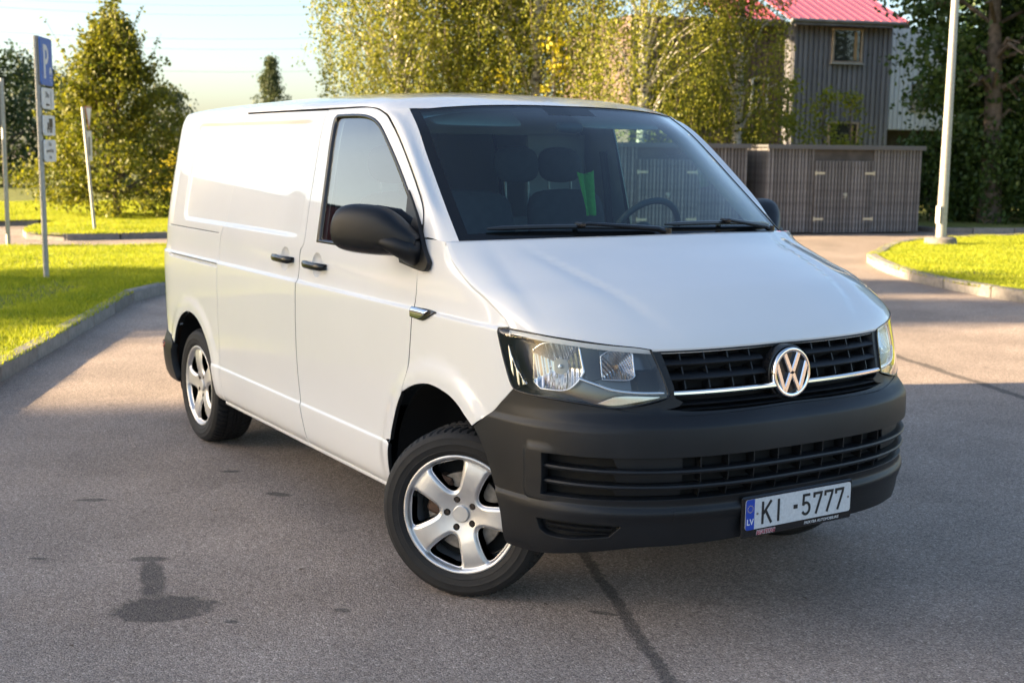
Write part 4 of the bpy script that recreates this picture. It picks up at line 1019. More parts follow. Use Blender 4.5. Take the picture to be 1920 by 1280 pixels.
# ------------------------------------------------------------------ ground
def nodes_of(m): return m.node_tree, m.node_tree.nodes['Principled BSDF']
def asphalt_material():
    m = mat('asphalt', (.1, .1, .1), .88); t, b = nodes_of(m); N = t.nodes.new; L = t.links.new
    tc = N('ShaderNodeTexCoord'); geo = tc.outputs['Object']
    def noise(sc, det=4, rough=.6, w_=None):
        n = N('ShaderNodeTexNoise'); n.inputs['Scale'].default_value = sc; n.inputs['Detail'].default_value = det; n.inputs['Roughness'].default_value = rough; L(geo, n.inputs['Vector']); return n.outputs['Fac']
    def math_(op, a, c=None, cl=False):
        n = N('ShaderNodeMath'); n.operation = op; n.use_clamp = cl
        for i, v in enumerate((a, c)):
            if v is None: continue
            if isinstance(v, (int, float)): n.inputs[i].default_value = v
            else: L(v, n.inputs[i])
        return n.outputs[0]
    def ramp(f, stops):
        r = N('ShaderNodeValToRGB'); e = r.color_ramp.elements
        while len(e) < len(stops): e.new(.5)
        for k, (p, c) in enumerate(stops): e[k].position = p; e[k].color = (*c, 1) if hasattr(c, '__len__') else (c, c, c, 1)
        L(f, r.inputs[0]); return r.outputs[0]
    vo = N('ShaderNodeTexVoronoi'); vo.inputs['Scale'].default_value = 165; L(geo, vo.inputs['Vector'])
    def mulf(a, c):
        n = N('ShaderNodeMix'); n.data_type = 'RGBA'; n.blend_type = 'MULTIPLY'; n.inputs[0].default_value = 1; L(a, n.inputs[6]); L(c, n.inputs[7]); return n.outputs[2]
    stone = ramp(vo.outputs['Color'], [(.0, (.15, .117, .094)), (.45, (.30, .238, .195)), (.8, (.42, .338, .28)), (1., (.68, .57, .48))])
    mott = mulf(ramp(noise(1.1, 7, .62), [(.3, .80), (.7, 1.16)]), ramp(noise(.28, 4), [(.35, .88), (.65, 1.10)]))
    fine = ramp(noise(38, 5, .75), [(.3, .72), (.7, 1.24)])
    def mul(a, c, f=1.):
        n = N('ShaderNodeMix'); n.data_type = 'RGBA'; n.blend_type = 'MULTIPLY'; n.inputs[0].default_value = f; L(a, n.inputs[6]); L(c, n.inputs[7]); return n.outputs[2]
    col = mul(mul(stone, mott), fine)
    wob = noise(9, 5, .7); wob2 = noise(30, 4, .7); wob3 = noise(2.2, 4, .6)
    def shape(loc, rot, sc, edge=.35, soft=.12, line=False):
        mp = N('ShaderNodeMapping'); mp.vector_type = 'TEXTURE'; mp.inputs['Location'].default_value = (*loc, 0); mp.inputs['Rotation'].default_value = (0, 0, rot); mp.inputs['Scale'].default_value = (*sc, 1); L(geo, mp.inputs[0])
        if line:
            sx = N('ShaderNodeSeparateXYZ'); L(mp.outputs[0], sx.inputs[0]); ln = math_('ADD', math_('ABSOLUTE', math_('ADD', sx.outputs[1], math_('MULTIPLY', math_('SUBTRACT', wob3, .5), 2.2))), math_('MULTIPLY', math_('GREATER_THAN', math_('ABSOLUTE', sx.outputs[0]), 1.), 50.))
        else:
            v = N('ShaderNodeVectorMath'); v.operation = 'LENGTH'; L(mp.outputs[0], v.inputs[0]); ln = v.outputs['Value']
        s_ = math_('ADD', ln, math_('MULTIPLY', math_('SUBTRACT', wob2 if line else wob, .5), edge*2))
        return ramp(s_, [(1-soft if 1-soft < 1 else .9, 1.), (1.0, 0.)]) if not line else ramp(math_('MULTIPLY', s_, .5), [(.30, 1.), (.55, 0.)])
    dark = None
    rl = math.atan2(-.48, 1.11)
    for a in (((-.45, -1.925), R(62), (.205, .15), .6, .2), ((-.80, -1.865), math.atan2(-.11, .45), (.34, .060), .8, .4), ((-1.06, -1.80), R(60), (.10, .045), .3, .3), ((.22, -.345), rl, (1.3, .030), 1.1, .1, True), ((-2.4, 4.98), math.atan2(-.64, 1.68), (2.4, .05), .8, .1, True), ((.42, -.52), R(35), (.07, .018), .5, .3),
              ((-2.1, -1.78), R(60), (.10, .035), .5, .4), ((-2.3, -1.0), R(60), (.06, .03), .5, .4), ((-1.75, -.95), R(40), (.09, .04), .5, .4), ((-1.3, -2.2), R(50), (.05, .02), .5, .4), ((-.1, -1.35), R(50), (.04, .025), .5, .4), ((-.2, -1.75), R(50), (.03, .02), .4, .4)):
        f = shape(*a); dark = f if dark is None else math_('MAXIMUM', dark, f)
    spots = ramp(noise(2.6, 5, .65), [(.655, 0.), (.70, .55)])
    dark = math_('MAXIMUM', math_('MULTIPLY', dark, .62), math_('MULTIPLY', spots, .45))
    mx = N('ShaderNodeMix'); mx.data_type = 'RGBA'; L(dark, mx.inputs[0]); L(col, mx.inputs[6]); mx.inputs[7].default_value = (.016, .016, .017, 1)
    L(mx.outputs[2], b.inputs['Base Color'])
    hb = math_('ADD', math_('MULTIPLY', vo.outputs['Distance'], -.6), math_('MULTIPLY', noise(90, 4), .8))
    bp = N('ShaderNodeBump'); bp.inputs['Strength'].default_value = .75; bp.inputs['Distance'].default_value = .006; L(hb, bp.inputs['Height']); L(bp.outputs[0], b.inputs['Normal'])
    return m
ASP = asphalt_material()
def sheet(name, poly, z, mt, kind='structure'):
    o_ = MB().add([(x, y, z) for x, y in poly], [tuple(range(len(poly)))]).obj(name, mt, None, smooth=False); return tag(o_, kind=kind)
def ccw(p):
    p = np.array(p, float); return p if area2(p) > 0 else p[::-1]
sheet('asphalt_road', [(-400, -400), (400, -400), (400, 400), (-400, 400)], 0, ASP)
GRASS = mat('lawn_soil', (.15, .165, .025), .95, bump=1., bscale=40, var=.35, vscale=5, bdist=.03)
KERB = mat('kerb_concrete', (.225, .205, .185), .85, orand=.2, bump=.5, bscale=180, var=.22, vscale=14, bdist=.003)
ZG = .105
lawnA = rs([(3.2, -6.05), (-2, -3.33), (-5.58, -1.58), (-8.67, -.03), (-10.2, .72), (-10.62, 1.02), (-10.85, 1.45), (-11.6, 3.4), (-13.5, 6.5), (-16.6, 6.5), (-16.92, 3.0), (-17.41, .57), (-18.5, -5), (-24, -24), (-10, -24), (3.2, -14)], .5)
lawnB = rs([(-19.76, 3.85), (-19.6, 12), (-19.2, 15.5), (-40, 22), (-140, 60), (-200, -60), (-60, -60), (-26.5, -14), (-24.7, 2.7), (-24.2, 3.0), (-21.9, 1.85), (-20.5, 1.6), (-19.9, 2.0)], .6)
island = rs([(-10.45, 12.95), (-10.15, 12.45), (-9.14, 11.60), (-8.02, 10.83), (-7.2, 10.41), (-6.43, 10.09), (-5.3, 9.82), (-3, 9.4), (2, 8.9), (8, 9.2), (14, 14), (8, 24), (-6, 27), (-11.5, 24), (-12.5, 19.7), (-12.55, 17.7), (-12.4, 16.31), (-12.05, 15.3), (-11.3, 14.1)], .4)
e_ = np.array([.296, .955]); n_ = np.array([-.955, .296]); O_ = np.array([-15.98, 15.73])
def E2(t, off): p = O_+e_*t+n_*off; return (float(p[0]), float(p[1]))
lawnD = [E2(-3.6, 2.5), E2(3.92, 2.5), E2(4.3, .5), E2(5.0, .0), E2(12, -.6), E2(40, 0), E2(60, 60), E2(-6, 60)]
for nm, pg in (('lawn', lawnA), ('lawn', lawnB), ('lawn', island), ('lawn', lawnD)):
    pg = ccw(pg); o_ = sheet(nm, pg, ZG, GRASS)
def kerb(path, closed=False, h=.125, wd=.14, ln=1.0, inward=1):
    k = thing('kerb', None, None); tag(k, kind='structure')
    P = rs(path, ln, closed=closed, cang=80 if not closed else 60)
    if closed: P = np.vstack([P, P[:1]])
    for a, c in zip(P[:-1], P[1:]):
        dd = c-a; l = np.linalg.norm(dd); m_ = (a+c)/2; an = math.atan2(dd[1], dd[0])
        o_ = MB().box((0, 0, 0), (l-.022, wd, h+.06), b=.018).obj('kerb_stone', KERB, k, sharp=30)
        nn = np.array([-dd[1], dd[0]])/l*inward*wd/2
        o_.location = (m_[0]+nn[0], m_[1]+nn[1], (h+.06)/2-.06+rnd.uniform(-.004, .004)); o_.rotation_euler = (rnd.uniform(-.012, .012), rnd.uniform(-.004, .004), an+rnd.uniform(-.004, .004))
kerb([(3.2, -6.05), (-2, -3.33), (-5.58, -1.58), (-8.67, -.03), (-10.2, .72), (-10.62, 1.02), (-10.85, 1.45), (-11.6, 3.4), (-13.5, 6.5)], inward=-1 if False else 1)
kerb([(-16.6, 6.5), (-16.92, 3.0), (-17.41, .57), (-18.5, -5)], h=.11, inward=1)
kerb([(-19.3, 14), (-19.76, 3.85), (-19.9, 2.0), (-20.5, 1.6), (-21.9, 1.85), (-24.2, 3.0)], h=.12, inward=-1)
kerb([(-24.7, 2.7), (-26.5, -14)], h=.12, inward=-1)
kerb([(-12.5, 19.7), (-12.55, 17.7), (-12.4, 16.31), (-12.05, 15.3), (-11.3, 14.1), (-10.45, 12.95), (-10.15, 12.45), (-9.14, 11.60), (-8.02, 10.83), (-7.2, 10.41), (-6.43, 10.09), (-5.3, 9.82), (-3, 9.4), (2, 8.9)], h=.14, wd=.16, inward=1)
kerb([E2(3.95, 2.2), E2(4.3, .5), E2(5.0, .0), E2(12, -.6)], h=.12, inward=1)

def fastquads(name, V, k, mt, parent=None, kind=None, smooth=False):
    """V: (n*k,3) separate k-gons"""
    n = len(V)//k; me = bpy.data.meshes.new(name); me.vertices.add(n*k); me.vertices.foreach_set('co', np.asarray(V, np.float32).ravel())
    me.loops.add(n*k); me.loops.foreach_set('vertex_index', np.arange(n*k, dtype=np.int32))
    me.polygons.add(n); me.polygons.foreach_set('loop_start', np.arange(0, n*k, k, dtype=np.int32))
    me.update(calc_edges=True); me.materials.append(mt)
    o_ = bpy.data.objects.new(name, me); COL.objects.link(o_)
    if parent is not None: o_.parent = parent
    if kind: o_['kind'] = kind
    return o_
G_ = np.random.default_rng(11)
def blades(name, poly, n, h0, h1, mt, label, box=None, wd=.004):
    P = np.array(poly); lo, hi = (P.min(0), P.max(0)) if box is None else (np.array(box[0]), np.array(box[1]))
    c = G_.uniform(lo, hi, (int(n*1.0), 2)); c = c[pip(c, P)]
    bare = np.sin(c[:, 0]*1.3+2*np.sin(c[:, 1]*.9))*np.sin(c[:, 1]*1.7+1.3*np.sin(c[:, 0]*.7))+.25*np.sin(c[:, 0]*9.1)*np.sin(c[:, 1]*8.3); c = c[(bare < .62) | (G_.uniform(0, 1, len(c)) < .30)]
    cl = .5+.5*np.sin(c[:, 0]*3.1+1.7*np.sin(c[:, 1]*2.3))*np.sin(c[:, 1]*3.7+c[:, 0]); m_ = len(c)
    h = G_.uniform(h0, h1, m_)*(.6+.8*cl*G_.uniform(.5, 1, m_)); a = G_.uniform(0, 2*np.pi, m_); le = h*G_.uniform(.1, .8, m_); a2 = G_.uniform(0, 2*np.pi, m_)
    b0 = np.stack([c[:, 0]-np.cos(a)*wd, c[:, 1]-np.sin(a)*wd, np.full(m_, ZG)], 1); b1 = np.stack([c[:, 0]+np.cos(a)*wd, c[:, 1]+np.sin(a)*wd, np.full(m_, ZG)], 1)
    t = np.stack([c[:, 0]+np.cos(a2)*le, c[:, 1]+np.sin(a2)*le, ZG+h], 1)
    o_ = fastquads(name, np.stack([b0, b1, t], 1).reshape(-1, 3), 3, mt, kind='stuff'); o_['label'] = label; o_['category'] = 'grass'
    return o_
GBL = leafmat('grass_blades', (.17, .26, .008), (.50, .50, .025), .5, .6)
blades('grass', lawnA, 560000, .025, .06, GBL, 'short sunlit grass on the verge left of the van', box=((-18.5, -5.5), (-2.0, 4.5)), wd=.006)
blades('grass', lawnB, 260000, .03, .07, GBL, 'short grass on the far lawn around the bushy tree', box=((-34, 1.0), (-19.6, 9.0)), wd=.007)
blades('grass', island, 380000, .025, .06, GBL, 'short sunlit grass on the lamp island', box=((-12.7, 9.2), (-1.5, 20)), wd=.006)

# ------------------------------------------------------------------ sheds
WOOD = mat('grey_wood', (.162, .154, .155), .85, orand=.28, bump=.4, bscale=60, var=.3, vscale=9); WOODD = mat('grey_wood_dark', (.075, .066, .062), .9, var=.3, vscale=5)
IRON = mat('galvanised', (.36, .355, .33), .5, metal=.6, var=.15, vscale=30); HINGE = mat('pale_hinge', (.55, .48, .36), .5, metal=.4)
EA = math.atan2(e_[1], e_[0])
def shed(t0, t1, doors_, label):
    p = E2(t0, 0); w_ = t1-t0; s_ = thing('storage_shed', label, 'shed', (p[0], p[1], 0), EA, 'wooden bin sheds at the road end')
    # local frame: x along the front, y away from the camera
    MB().box((w_/2, 1.0, .93), (w_-.08, 1.9, 1.80)).obj('core', WOODD, s_, smooth=False)
    MB().box((w_/2, .98, 1.875), (w_+.06, 2.10, .05)).box((w_/2, -.05, 1.862), (w_+.08, .03, .095)).obj('roof', mat('shed_roof_felt', (.10, .10, .105), .7), s_, smooth=False)
    n = int(w_/.078); pitch = w_/n; me = MB().box((0, 0, 0), (pitch-.030, .034, 1.78), b=.003).obj('cladding_slat', WOOD, s_, smooth=False)
    hd = None
    for i in range(n):
        o_ = me if i == 0 else me.copy()
        if i: COL.objects.link(o_)
        x = pitch*(i+.5); o_.location = (x, .03+rnd.uniform(-.004, .004), .935+rnd.uniform(-.004, .004)); o_.parent = s_
        ind = any(a <= x <= b_ for a, b_ in doors_)
        if ind: o_.location.y -= .030; o_.scale = (1, 1, .865); o_.location.z = .80
    m2 = MB().box((0, 0, 0), (.026, pitch, 1.78), b=.003).obj('cladding_slat', WOOD, s_, smooth=False)
    for i in range(30):
        o_ = m2 if i == 0 else m2.copy()
        if i: COL.objects.link(o_)
        o_.parent = s_; o_.location = (.01, .08+i*.0625, .935); o_.scale.y = .7
    for a, b_ in doors_:
        m_ = (a+b_)/2; d_ = MB().box((a+.02, -.006, .80), (.05, .02, 1.56)).box((m_-.012, -.004, .80), (.008, .03, 1.56)).box((m_+.012, -.004, .80), (.008, .03, 1.56)).obj('door_edge', WOODD, s_, smooth=False)
        for x in (a+.13, b_-.13):
            for z in (.33, 1.31): MB().box((x, -.020, z), (.22, .008, .045)).box((x-.11 if x < m_ else x+.11, -.022, z), (.03, .012, .085)).obj('strap_hinge', HINGE, s_, smooth=False)
        MB().box((m_+.02, -.022, .86), (.09, .02, .05)).box((m_+.03, -.03, .83), (.035, .02, .06)).cyl((m_+.0, -.025, .80), (m_, -.025, .78), .02, n=10).obj('padlock', IRON, s_, smooth=False)
    return s_
shed(0, 3.70, [(1.10, 2.54)], 'grey slatted wooden shed with double door beside the lamp post')
shed(-3.95, -.46, [(-.0+1.0, 2.35)], 'grey slatted wooden shed seen partly through the van windscreen')

# ------------------------------------------------------------------ house
HW = mat('weathered_cladding', (.165, .165, .182), .85, orand=.2, bump=.3, bscale=50, var=.28, vscale=3); HWB = mat('brown_cladding', (.12, .085, .07), .85, var=.3, vscale=3)
HWHITE = mat('white_cladding', (.74, .76, .80), .6, var=.05, vscale=3); REDR = mat('red_metal_roof', (.45, .085, .11), .38, coat=.5, var=.08, vscale=2); TRIM = mat('wood_trim', (.34, .27, .20), .7, var=.15, vscale=8)
PANE = mat('window_pane', (.03, .032, .03), .03, spec=.9); ROOMW = mat('warm_blind', (.35, .22, .10), .8)
p = E2(0, 0)
hs = thing('timber_house', 'two-storey grey timber house with red metal roof behind the sheds', 'house', (*E2(8.3, 12), 0), EA)
hx0 = 8.3
def hb(name, t0, t1, o0, o1, z0, z1, mt, par=None): return MB().box(((t0+t1)/2-hx0, (o0+o1)/2-12, (z0+z1)/2), (t1-t0, o1-o0, z1-z0)).obj(name, mt, par or hs, smooth=False)
hb('wall', 6.60, 10.06, 12.04, 20, 0, 5.80, HW); hb('wall', 5.12, 6.60, 12.67, 20, 0, 5.9, HWB); hb('wall', 1.6, 5.12, 13.0, 20, 0, 5.9, HWB); hb('wall', 10.06, 16, 13.54, 20, 2.55, 5.9, HWHITE)
hb('wall', 10.06, 16, 14.6, 20, 0, 2.55, WOODD)
def boards(t0, t1, off, z0, z1, mt, pitch, skip=()):
    n = int((t1-t0)/pitch); me = None
    for i in range(n):
        x = t0+(i+.5)*(t1-t0)/n
        segs = [(z0, z1)]
        for a, b_, c, d_ in skip:
            if a < x < b_: segs = [(z0, c), (d_, z1)]
        for za, zb_ in segs:
            if me is None: me = MB().box((0, 0, 0), (pitch*.62, .03, 1), b=0).obj('cladding_board', mt, hs, smooth=False); o_ = me
            else: o_ = me.copy(); COL.objects.link(o_)
            o_.parent = hs; o_.location = (x-hx0, off-12, (za+zb_)/2); o_.scale = (1, 1, zb_-za)
W1 = (7.95, 8.95, 4.58, 5.59); W2 = (5.53, 6.05, 3.13, 4.05); W3 = (7.95, 8.95, 1.6, 2.7)
boards(6.60, 10.06, 12.02, 0, 5.78, HW, .165, [W1, W3]); boards(5.12, 6.60, 12.65, 0, 5.85, HWB, .165, [W2]); boards(2.0, 5.12, 12.98, 0, 5.85, HWB, .165); boards(10.1, 15.5, 13.52, 2.56, 5.85, HWHITE, .165, [(11.82, 12.33, 3.24, 4.02)])
for t, o0, o1, mt in ((6.585, 12.06, 12.64, HW), (5.105, 12.70, 12.97, HWB)):
    for k in range(4):
        MB().box((t-.012-hx0, o0+(k+.5)*(o1-o0)/4-12, 2.9), (.03, (o1-o0)/4*.6, 5.78)).obj('cladding_board', mt, hs, smooth=False)
def window(t0, t1, z0, z1, off, fm_=TRIM):
    w_ = hb('window', t0, t1, off-.01, off+.02, z0, z1, PANE)
    f = MB()
    for c, s_ in ((((t0+t1)/2, z0), (t1-t0+.10, .06)), (((t0+t1)/2, z1), (t1-t0+.10, .06)), ((t0, (z0+z1)/2), (.06, z1-z0)), ((t1, (z0+z1)/2), (.06, z1-z0))):
        f.box((c[0]-hx0, off-.03-12, c[1]), (s_[0], .07, s_[1]))
    f.obj('frame', fm_, w_, smooth=False); MB().box(((t0+t1)/2-hx0, off-.07-12, z0-.05), (t1-t0+.16, .12, .03)).obj('sill', IRON, w_, smooth=False)
    MB().box((t0+(t1-t0)*.80-hx0, off-.005-12, (z0+z1)/2), ((t1-t0)*.1, .02, (z1-z0)*.86)).obj('blind', ROOMW, w_, smooth=False)
window(*W1[:2], *W1[2:], 12.0); window(*W2[:2], *W2[2:], 12.63, mat('white_frame', (.7, .7, .7), .5)); window(*W3[:2], *W3[2:], 12.0); window(11.82, 12.33, 3.24, 4.02, 13.5)
# roof: seamed red sheets, eave towards the camera
for t0, t1, oe in ((6.25, 10.35, 11.55), (4.3, 6.25, 12.2)):
    z0 = 5.82; sl_ = .42; L2 = 6.5
    r_ = MB().add([(t0-hx0, oe-12, z0), (t1-hx0, oe-12, z0), (t1-hx0, oe-12+L2, z0+L2*sl_), (t0-hx0, oe-12+L2, z0+L2*sl_), (t0-hx0, oe-12, z0-.06), (t1-hx0, oe-12, z0-.06), (t1-hx0, oe-12+L2, z0+L2*sl_-.06), (t0-hx0, oe-12+L2, z0+L2*sl_-.06)], [(0, 1, 2, 3), (4, 7, 6, 5), (0, 4, 5, 1), (0, 3, 7, 4), (1, 5, 6, 2)]).obj('roof', REDR, hs, smooth=False)
    n = int((t1-t0)/.30)
    for i in range(n+1):
        x = t0+(t1-t0)*i/n-hx0
        MB().add([(x-.02, oe-12.0, z0), (x+.02, oe-12., z0), (x+.02, oe-12+L2, z0+L2*sl_), (x-.02, oe-12+L2, z0+L2*sl_), (x-.012, oe-12., z0+.018), (x+.012, oe-12., z0+.018), (x+.012, oe-12+L2, z0+L2*sl_+.018), (x-.012, oe-12+L2, z0+L2*sl_+.018)], [(4, 5, 6, 7), (0, 4, 7, 3), (1, 2, 6, 5), (0, 1, 5, 4)]).obj('roof_seam', REDR, r_, smooth=False)
    MB().box(((t0+t1)/2-hx0, oe-.02-12, z0-.10), (t1-t0, .03, .16)).obj('fascia', HW, r_, smooth=False)
    MB().tube([(t0-hx0, oe-.08-12, z0-.05), (t1-hx0, oe-.08-12, z0-.05)], .055, 8).obj('gutter', HW, r_)

# ------------------------------------------------------------------ lamp post, signs
lp = thing('lamp_post', 'tall galvanised lamp post on a round concrete base in the lit grass island', 'lamp post', (-11.29, 15.61, ZG))
MB().cyl((0, 0, -.1), (0, 0, .12), .30, .28, 28).cyl((0, 0, .12), (0, 0, .145), .28, .25, 28).obj('base', KERB, lp, sharp=40)
MB().cyl((0, 0, .10), (0, 0, .9), .094, .09, 20).cyl((0, 0, .9), (0, 0, 6.2), .088, .055, 20).obj('pole', IRON, lp, sharp=40)
MB().box((0, -.108, .55), (.10, .02, .32), b=.006).obj('service_hatch', IRON, lp)
MB().tube([(0, 0, 6.15), (0, -.05, 6.45), (0, -.4, 6.6), (0, -.9, 6.65)], [.045, .04, .035, .03], 10).obj('arm', IRON, lp); MB().box((0, -1.1, 6.66), (.22, .55, .10), b=.03).obj('lantern', IRON, lp)
AV = np.array([-.846, .532, 0]); RV = np.array([.532, .846, 0])
AV = np.array([-.979, .205, 0]); RV = np.array([.205, .979, 0]); wv = .965*AV+.262*RV; wv /= np.linalg.norm(wv); nv_ = np.array([wv[1], -wv[0], 0])
if nv_ @ RV < 0: nv_ = -nv_
BLUE = mat('sign_blue', (.01, .12, .50), .35); SWHITE = mat('sign_white', (.70, .71, .72), .4); SGREY = mat('sign_back', (.20, .20, .20), .5, metal=.5)
def signframe(o, w_=wv): return lambda a, z, h: (Vector(o)+Vector(w_)*a+Vector((0, 0, z))+Vector(nv_)*h)
sp = thing('parking_sign', 'blue parking sign with three white plates on a grey post in the near grass', 'sign', (-11.91, .11, ZG))
MB().cyl((0, 0, -.1), (0, 0, 3.0-ZG), .034, n=14).obj('post', IRON, sp)
def board(parent, a0, a1, z0, z1, mt, name, edge=True, frame=None, rc=.03):
    cor = []
    for cx, cz, t0 in ((a1-rc, z1-rc, 0), (a0+rc, z1-rc, 90), (a0+rc, z0+rc, 180), (a1-rc, z0+rc, 270)): cor += [(cx+rc*math.cos(R(t0+t)), cz+rc*math.sin(R(t0+t))) for t in (0, 45, 90)]
    W3_ = Vector(wv); Z3 = Vector((0, 0, 1)); N3 = Vector(nv_); fr = (N3*.045, W3_, Z3, N3)
    if W3_.cross(Z3).dot(N3) < 0: cor = cor[::-1]
    b = MB().prism(cor, fr, .012).obj(name, mt, parent, smooth=False)
    k = MB().prism([(p_[0]*1.0, p_[1]) for p_ in cor], (N3*.030, W3_, Z3, N3), .0145).obj('sign_back', SGREY, b, smooth=False)
    for zz in ((z0*.75+z1*.25), (z0*.25+z1*.75)):
        MB().box(N3*.012+Vector((0, 0, zz)), (.07, .07, .03)).obj('bracket', IRON, b, smooth=False)
    return b
def decal(b, polys, mt, name='print'):
    W3_ = Vector(wv); Z3 = Vector((0, 0, 1)); N3 = Vector(nv_); m_ = MB()
    for q in polys:
        if W3_.cross(Z3).dot(N3) < 0: q = q[::-1]
        m_.prism(q, (N3*.0572, W3_, Z3, N3), .0015)
    return m_.obj(name, mt, b, smooth=False)
def rect(a, z, w_, h): return [(a-w_/2, z-h/2), (a+w_/2, z-h/2), (a+w_/2, z+h/2), (a-w_/2, z+h/2)]
zz0 = -ZG
b1 = board(sp, -.06, .46, 2.43+zz0, 2.99+zz0, BLUE, 'sign_board')
# letter P: stem and bowl
decal(b1, [rect(.11, 2.71+zz0, .07, .40)], SWHITE); 
V2 = []; F2 = []
W3_ = Vector(wv); N3 = Vector(nv_)
for i in range(17):
    t = R(-90+180*i/16)
    for rr_ in (.115, .055): V2.append(N3*.0588+W3_*(.17+rr_*math.cos(t))+Vector((0, 0, 2.795+zz0+rr_*math.sin(t))))
pb_ = MB().add(V2, [(2*i, 2*i+1, 2*i+3, 2*i+2) for i in range(16)]); pb_.obj('print', SWHITE, b1, smooth=False)
decal(b1, [rect(.155, 2.88+zz0, .06, .06), rect(.155, 2.71+zz0, .06, .06)], SWHITE)
decal(b1, [rect(.36, 2.60+zz0, .11, .035), rect(.36, 2.635+zz0, .07, .03), rect(.325, 2.575+zz0, .02, .03), rect(.395, 2.575+zz0, .02, .03), rect(.36, 2.53+zz0, .10, .008), rect(.34, 2.495+zz0, .05, .008), rect(.385, 2.47+zz0, .04, .008)], SWHITE)
BLACKP = mat('sign_black', (.02, .02, .02), .5)
b2 = board(sp, -.03, .47, 2.15+zz0, 2.40+zz0, SWHITE, 'plate'); 
def stext(b, s, size, a, z): 
    return text('print', s, size, (N3*.0585+W3_*a+Vector((0, 0, z)), W3_, (0, 0, 1), N3), BLACKP, b)
stext(b2, '20m', .10, .08, 2.285+zz0); decal(b2, [rect(.33, 2.275+zz0, .012, .20), rect(.20, 2.20+zz0, .12, .02), [(.10, 2.20+zz0), (.15, 2.175+zz0), (.15, 2.225+zz0)]], BLACKP)
b3 = board(sp, -.03, .47, 1.835+zz0, 2.075+zz0, SWHITE, 'plate')
decal(b3, [rect(.28, 1.985+zz0, .16, .11), rect(.155, 1.955+zz0, .06, .07), rect(.22, 1.915+zz0, .24, .02), rect(.14, 1.885+zz0, .04, .035), rect(.30, 1.885+zz0, .04, .035), rect(.24, 1.885+zz0, .04, .035)], BLACKP)
b4 = board(sp, -.03, .47, 1.52+zz0, 1.785+zz0, SWHITE, 'plate')
stext(b4, 'Tikai', .07, .13, 1.71+zz0); stext(b4, 'apmeklētāju', .062, .04, 1.635+zz0); stext(b4, 'īres', .07, .16, 1.555+zz0)
ys = thing('give_way_sign', 'leaning give way sign with white plate on a thin post by the bushy tree', 'sign', (-21.25, 3.02, ZG))
ys.rotation_euler = (0, R(0), 0)
lean = Vector((-.03, -.055, 1))
MB().cyl((0, 0, -.05), lean*2.35, .032, n=12).obj('post', TRIM if False else IRON, ys)
t0_ = lean*2.30; tri = MB()
q = [(-.02, .07), (.50, .07), (.24, -.38)]
if Vector(wv).cross(Vector((0, 0, 1))).dot(Vector(nv_)) < 0: q = q[::-1]
tri.prism(q, (t0_+N3*.04, W3_, Vector((0, 0, 1)), N3), .012); tb = tri.obj('sign_board', mat('sign_red', (.42, .16, .15), .5), ys, smooth=False)
c_ = np.array(q).mean(0); q2 = [tuple(c_+(np.array(v)-c_)*.82) for v in q]; MB().prism(q2, (t0_+N3*.0525, W3_, Vector((0, 0, 1)), N3), .002).obj('print', SWHITE, tb, smooth=False)
MB().prism([(-.02, -.98), (.42, -.98), (.42, -.40), (-.02, -.40)] if Vector(wv).cross(Vector((0, 0, 1))).dot(N3) > 0 else [(-.02, -.98), (-.02, -.40), (.42, -.40), (.42, -.98)], (t0_+N3*.04, W3_, Vector((0, 0, 1)), N3), .012).obj('plate', SWHITE, ys, smooth=False)
MB().prism([(.13, -.88), (.27, -.88), (.27, -.52), (.13, -.52)] if Vector(wv).cross(Vector((0, 0, 1))).dot(N3) > 0 else [(.13, -.88), (.13, -.52), (.27, -.52), (.27, -.88)], (t0_+N3*.0525, W3_, Vector((0, 0, 1)), N3), .002).obj('print', SGREY, ys, smooth=False)
ps = thing('road_sign', 'back of a grey road sign at the far left edge', 'sign', (-17.40, .70, ZG))
MB().cyl((0, 0, -.1), (-.03, .02, 2.65), .035, n=12).obj('post', IRON, ps)
MB().box((-.05, -.16, 2.27), (.03, .42, .72), b=.008).box((-.05, -.30, 1.0), (.05, .30, 1.5), b=.01).obj('sign_board', SGREY, ps)

# ------------------------------------------------------------------ overhead wires
WIRE = mat('wire', (.12, .12, .13), .6)
for wi, (a, b_) in enumerate((((-79.77, 10.55, 10.68), (-86.88, 38.25, 11.95)), ((-79.77, 10.53, 10.15), (-86.88, 38.24, 11.23)), ((-79.78, 10.46, 8.68), (-86.89, 38.23, 9.48)), ((-79.79, 10.43, 8.11), (-86.89, 38.22, 8.69)), ((-79.8, 10.37, 6.79), (-86.9, 38.21, 7.0)))):
    A = np.array(a); B = np.array(b_); dv = B-A; A2 = A-dv*1.2; B2 = B+dv*.6; pts = []
    for t in np.linspace(0, 1, 25): q = A2+(B2-A2)*t; q[2] -= 2.2*math.sin(math.pi*t)-2.0; pts.append(tuple(q))
    o_ = MB().tube(pts, .008, 5).obj('overhead_wire', WIRE); tag(o_, ['topmost', 'second highest', 'middle', 'second lowest', 'lowest'][wi]+' thin overhead power line crossing the pale sky', 'power line', 'power lines in the sky')

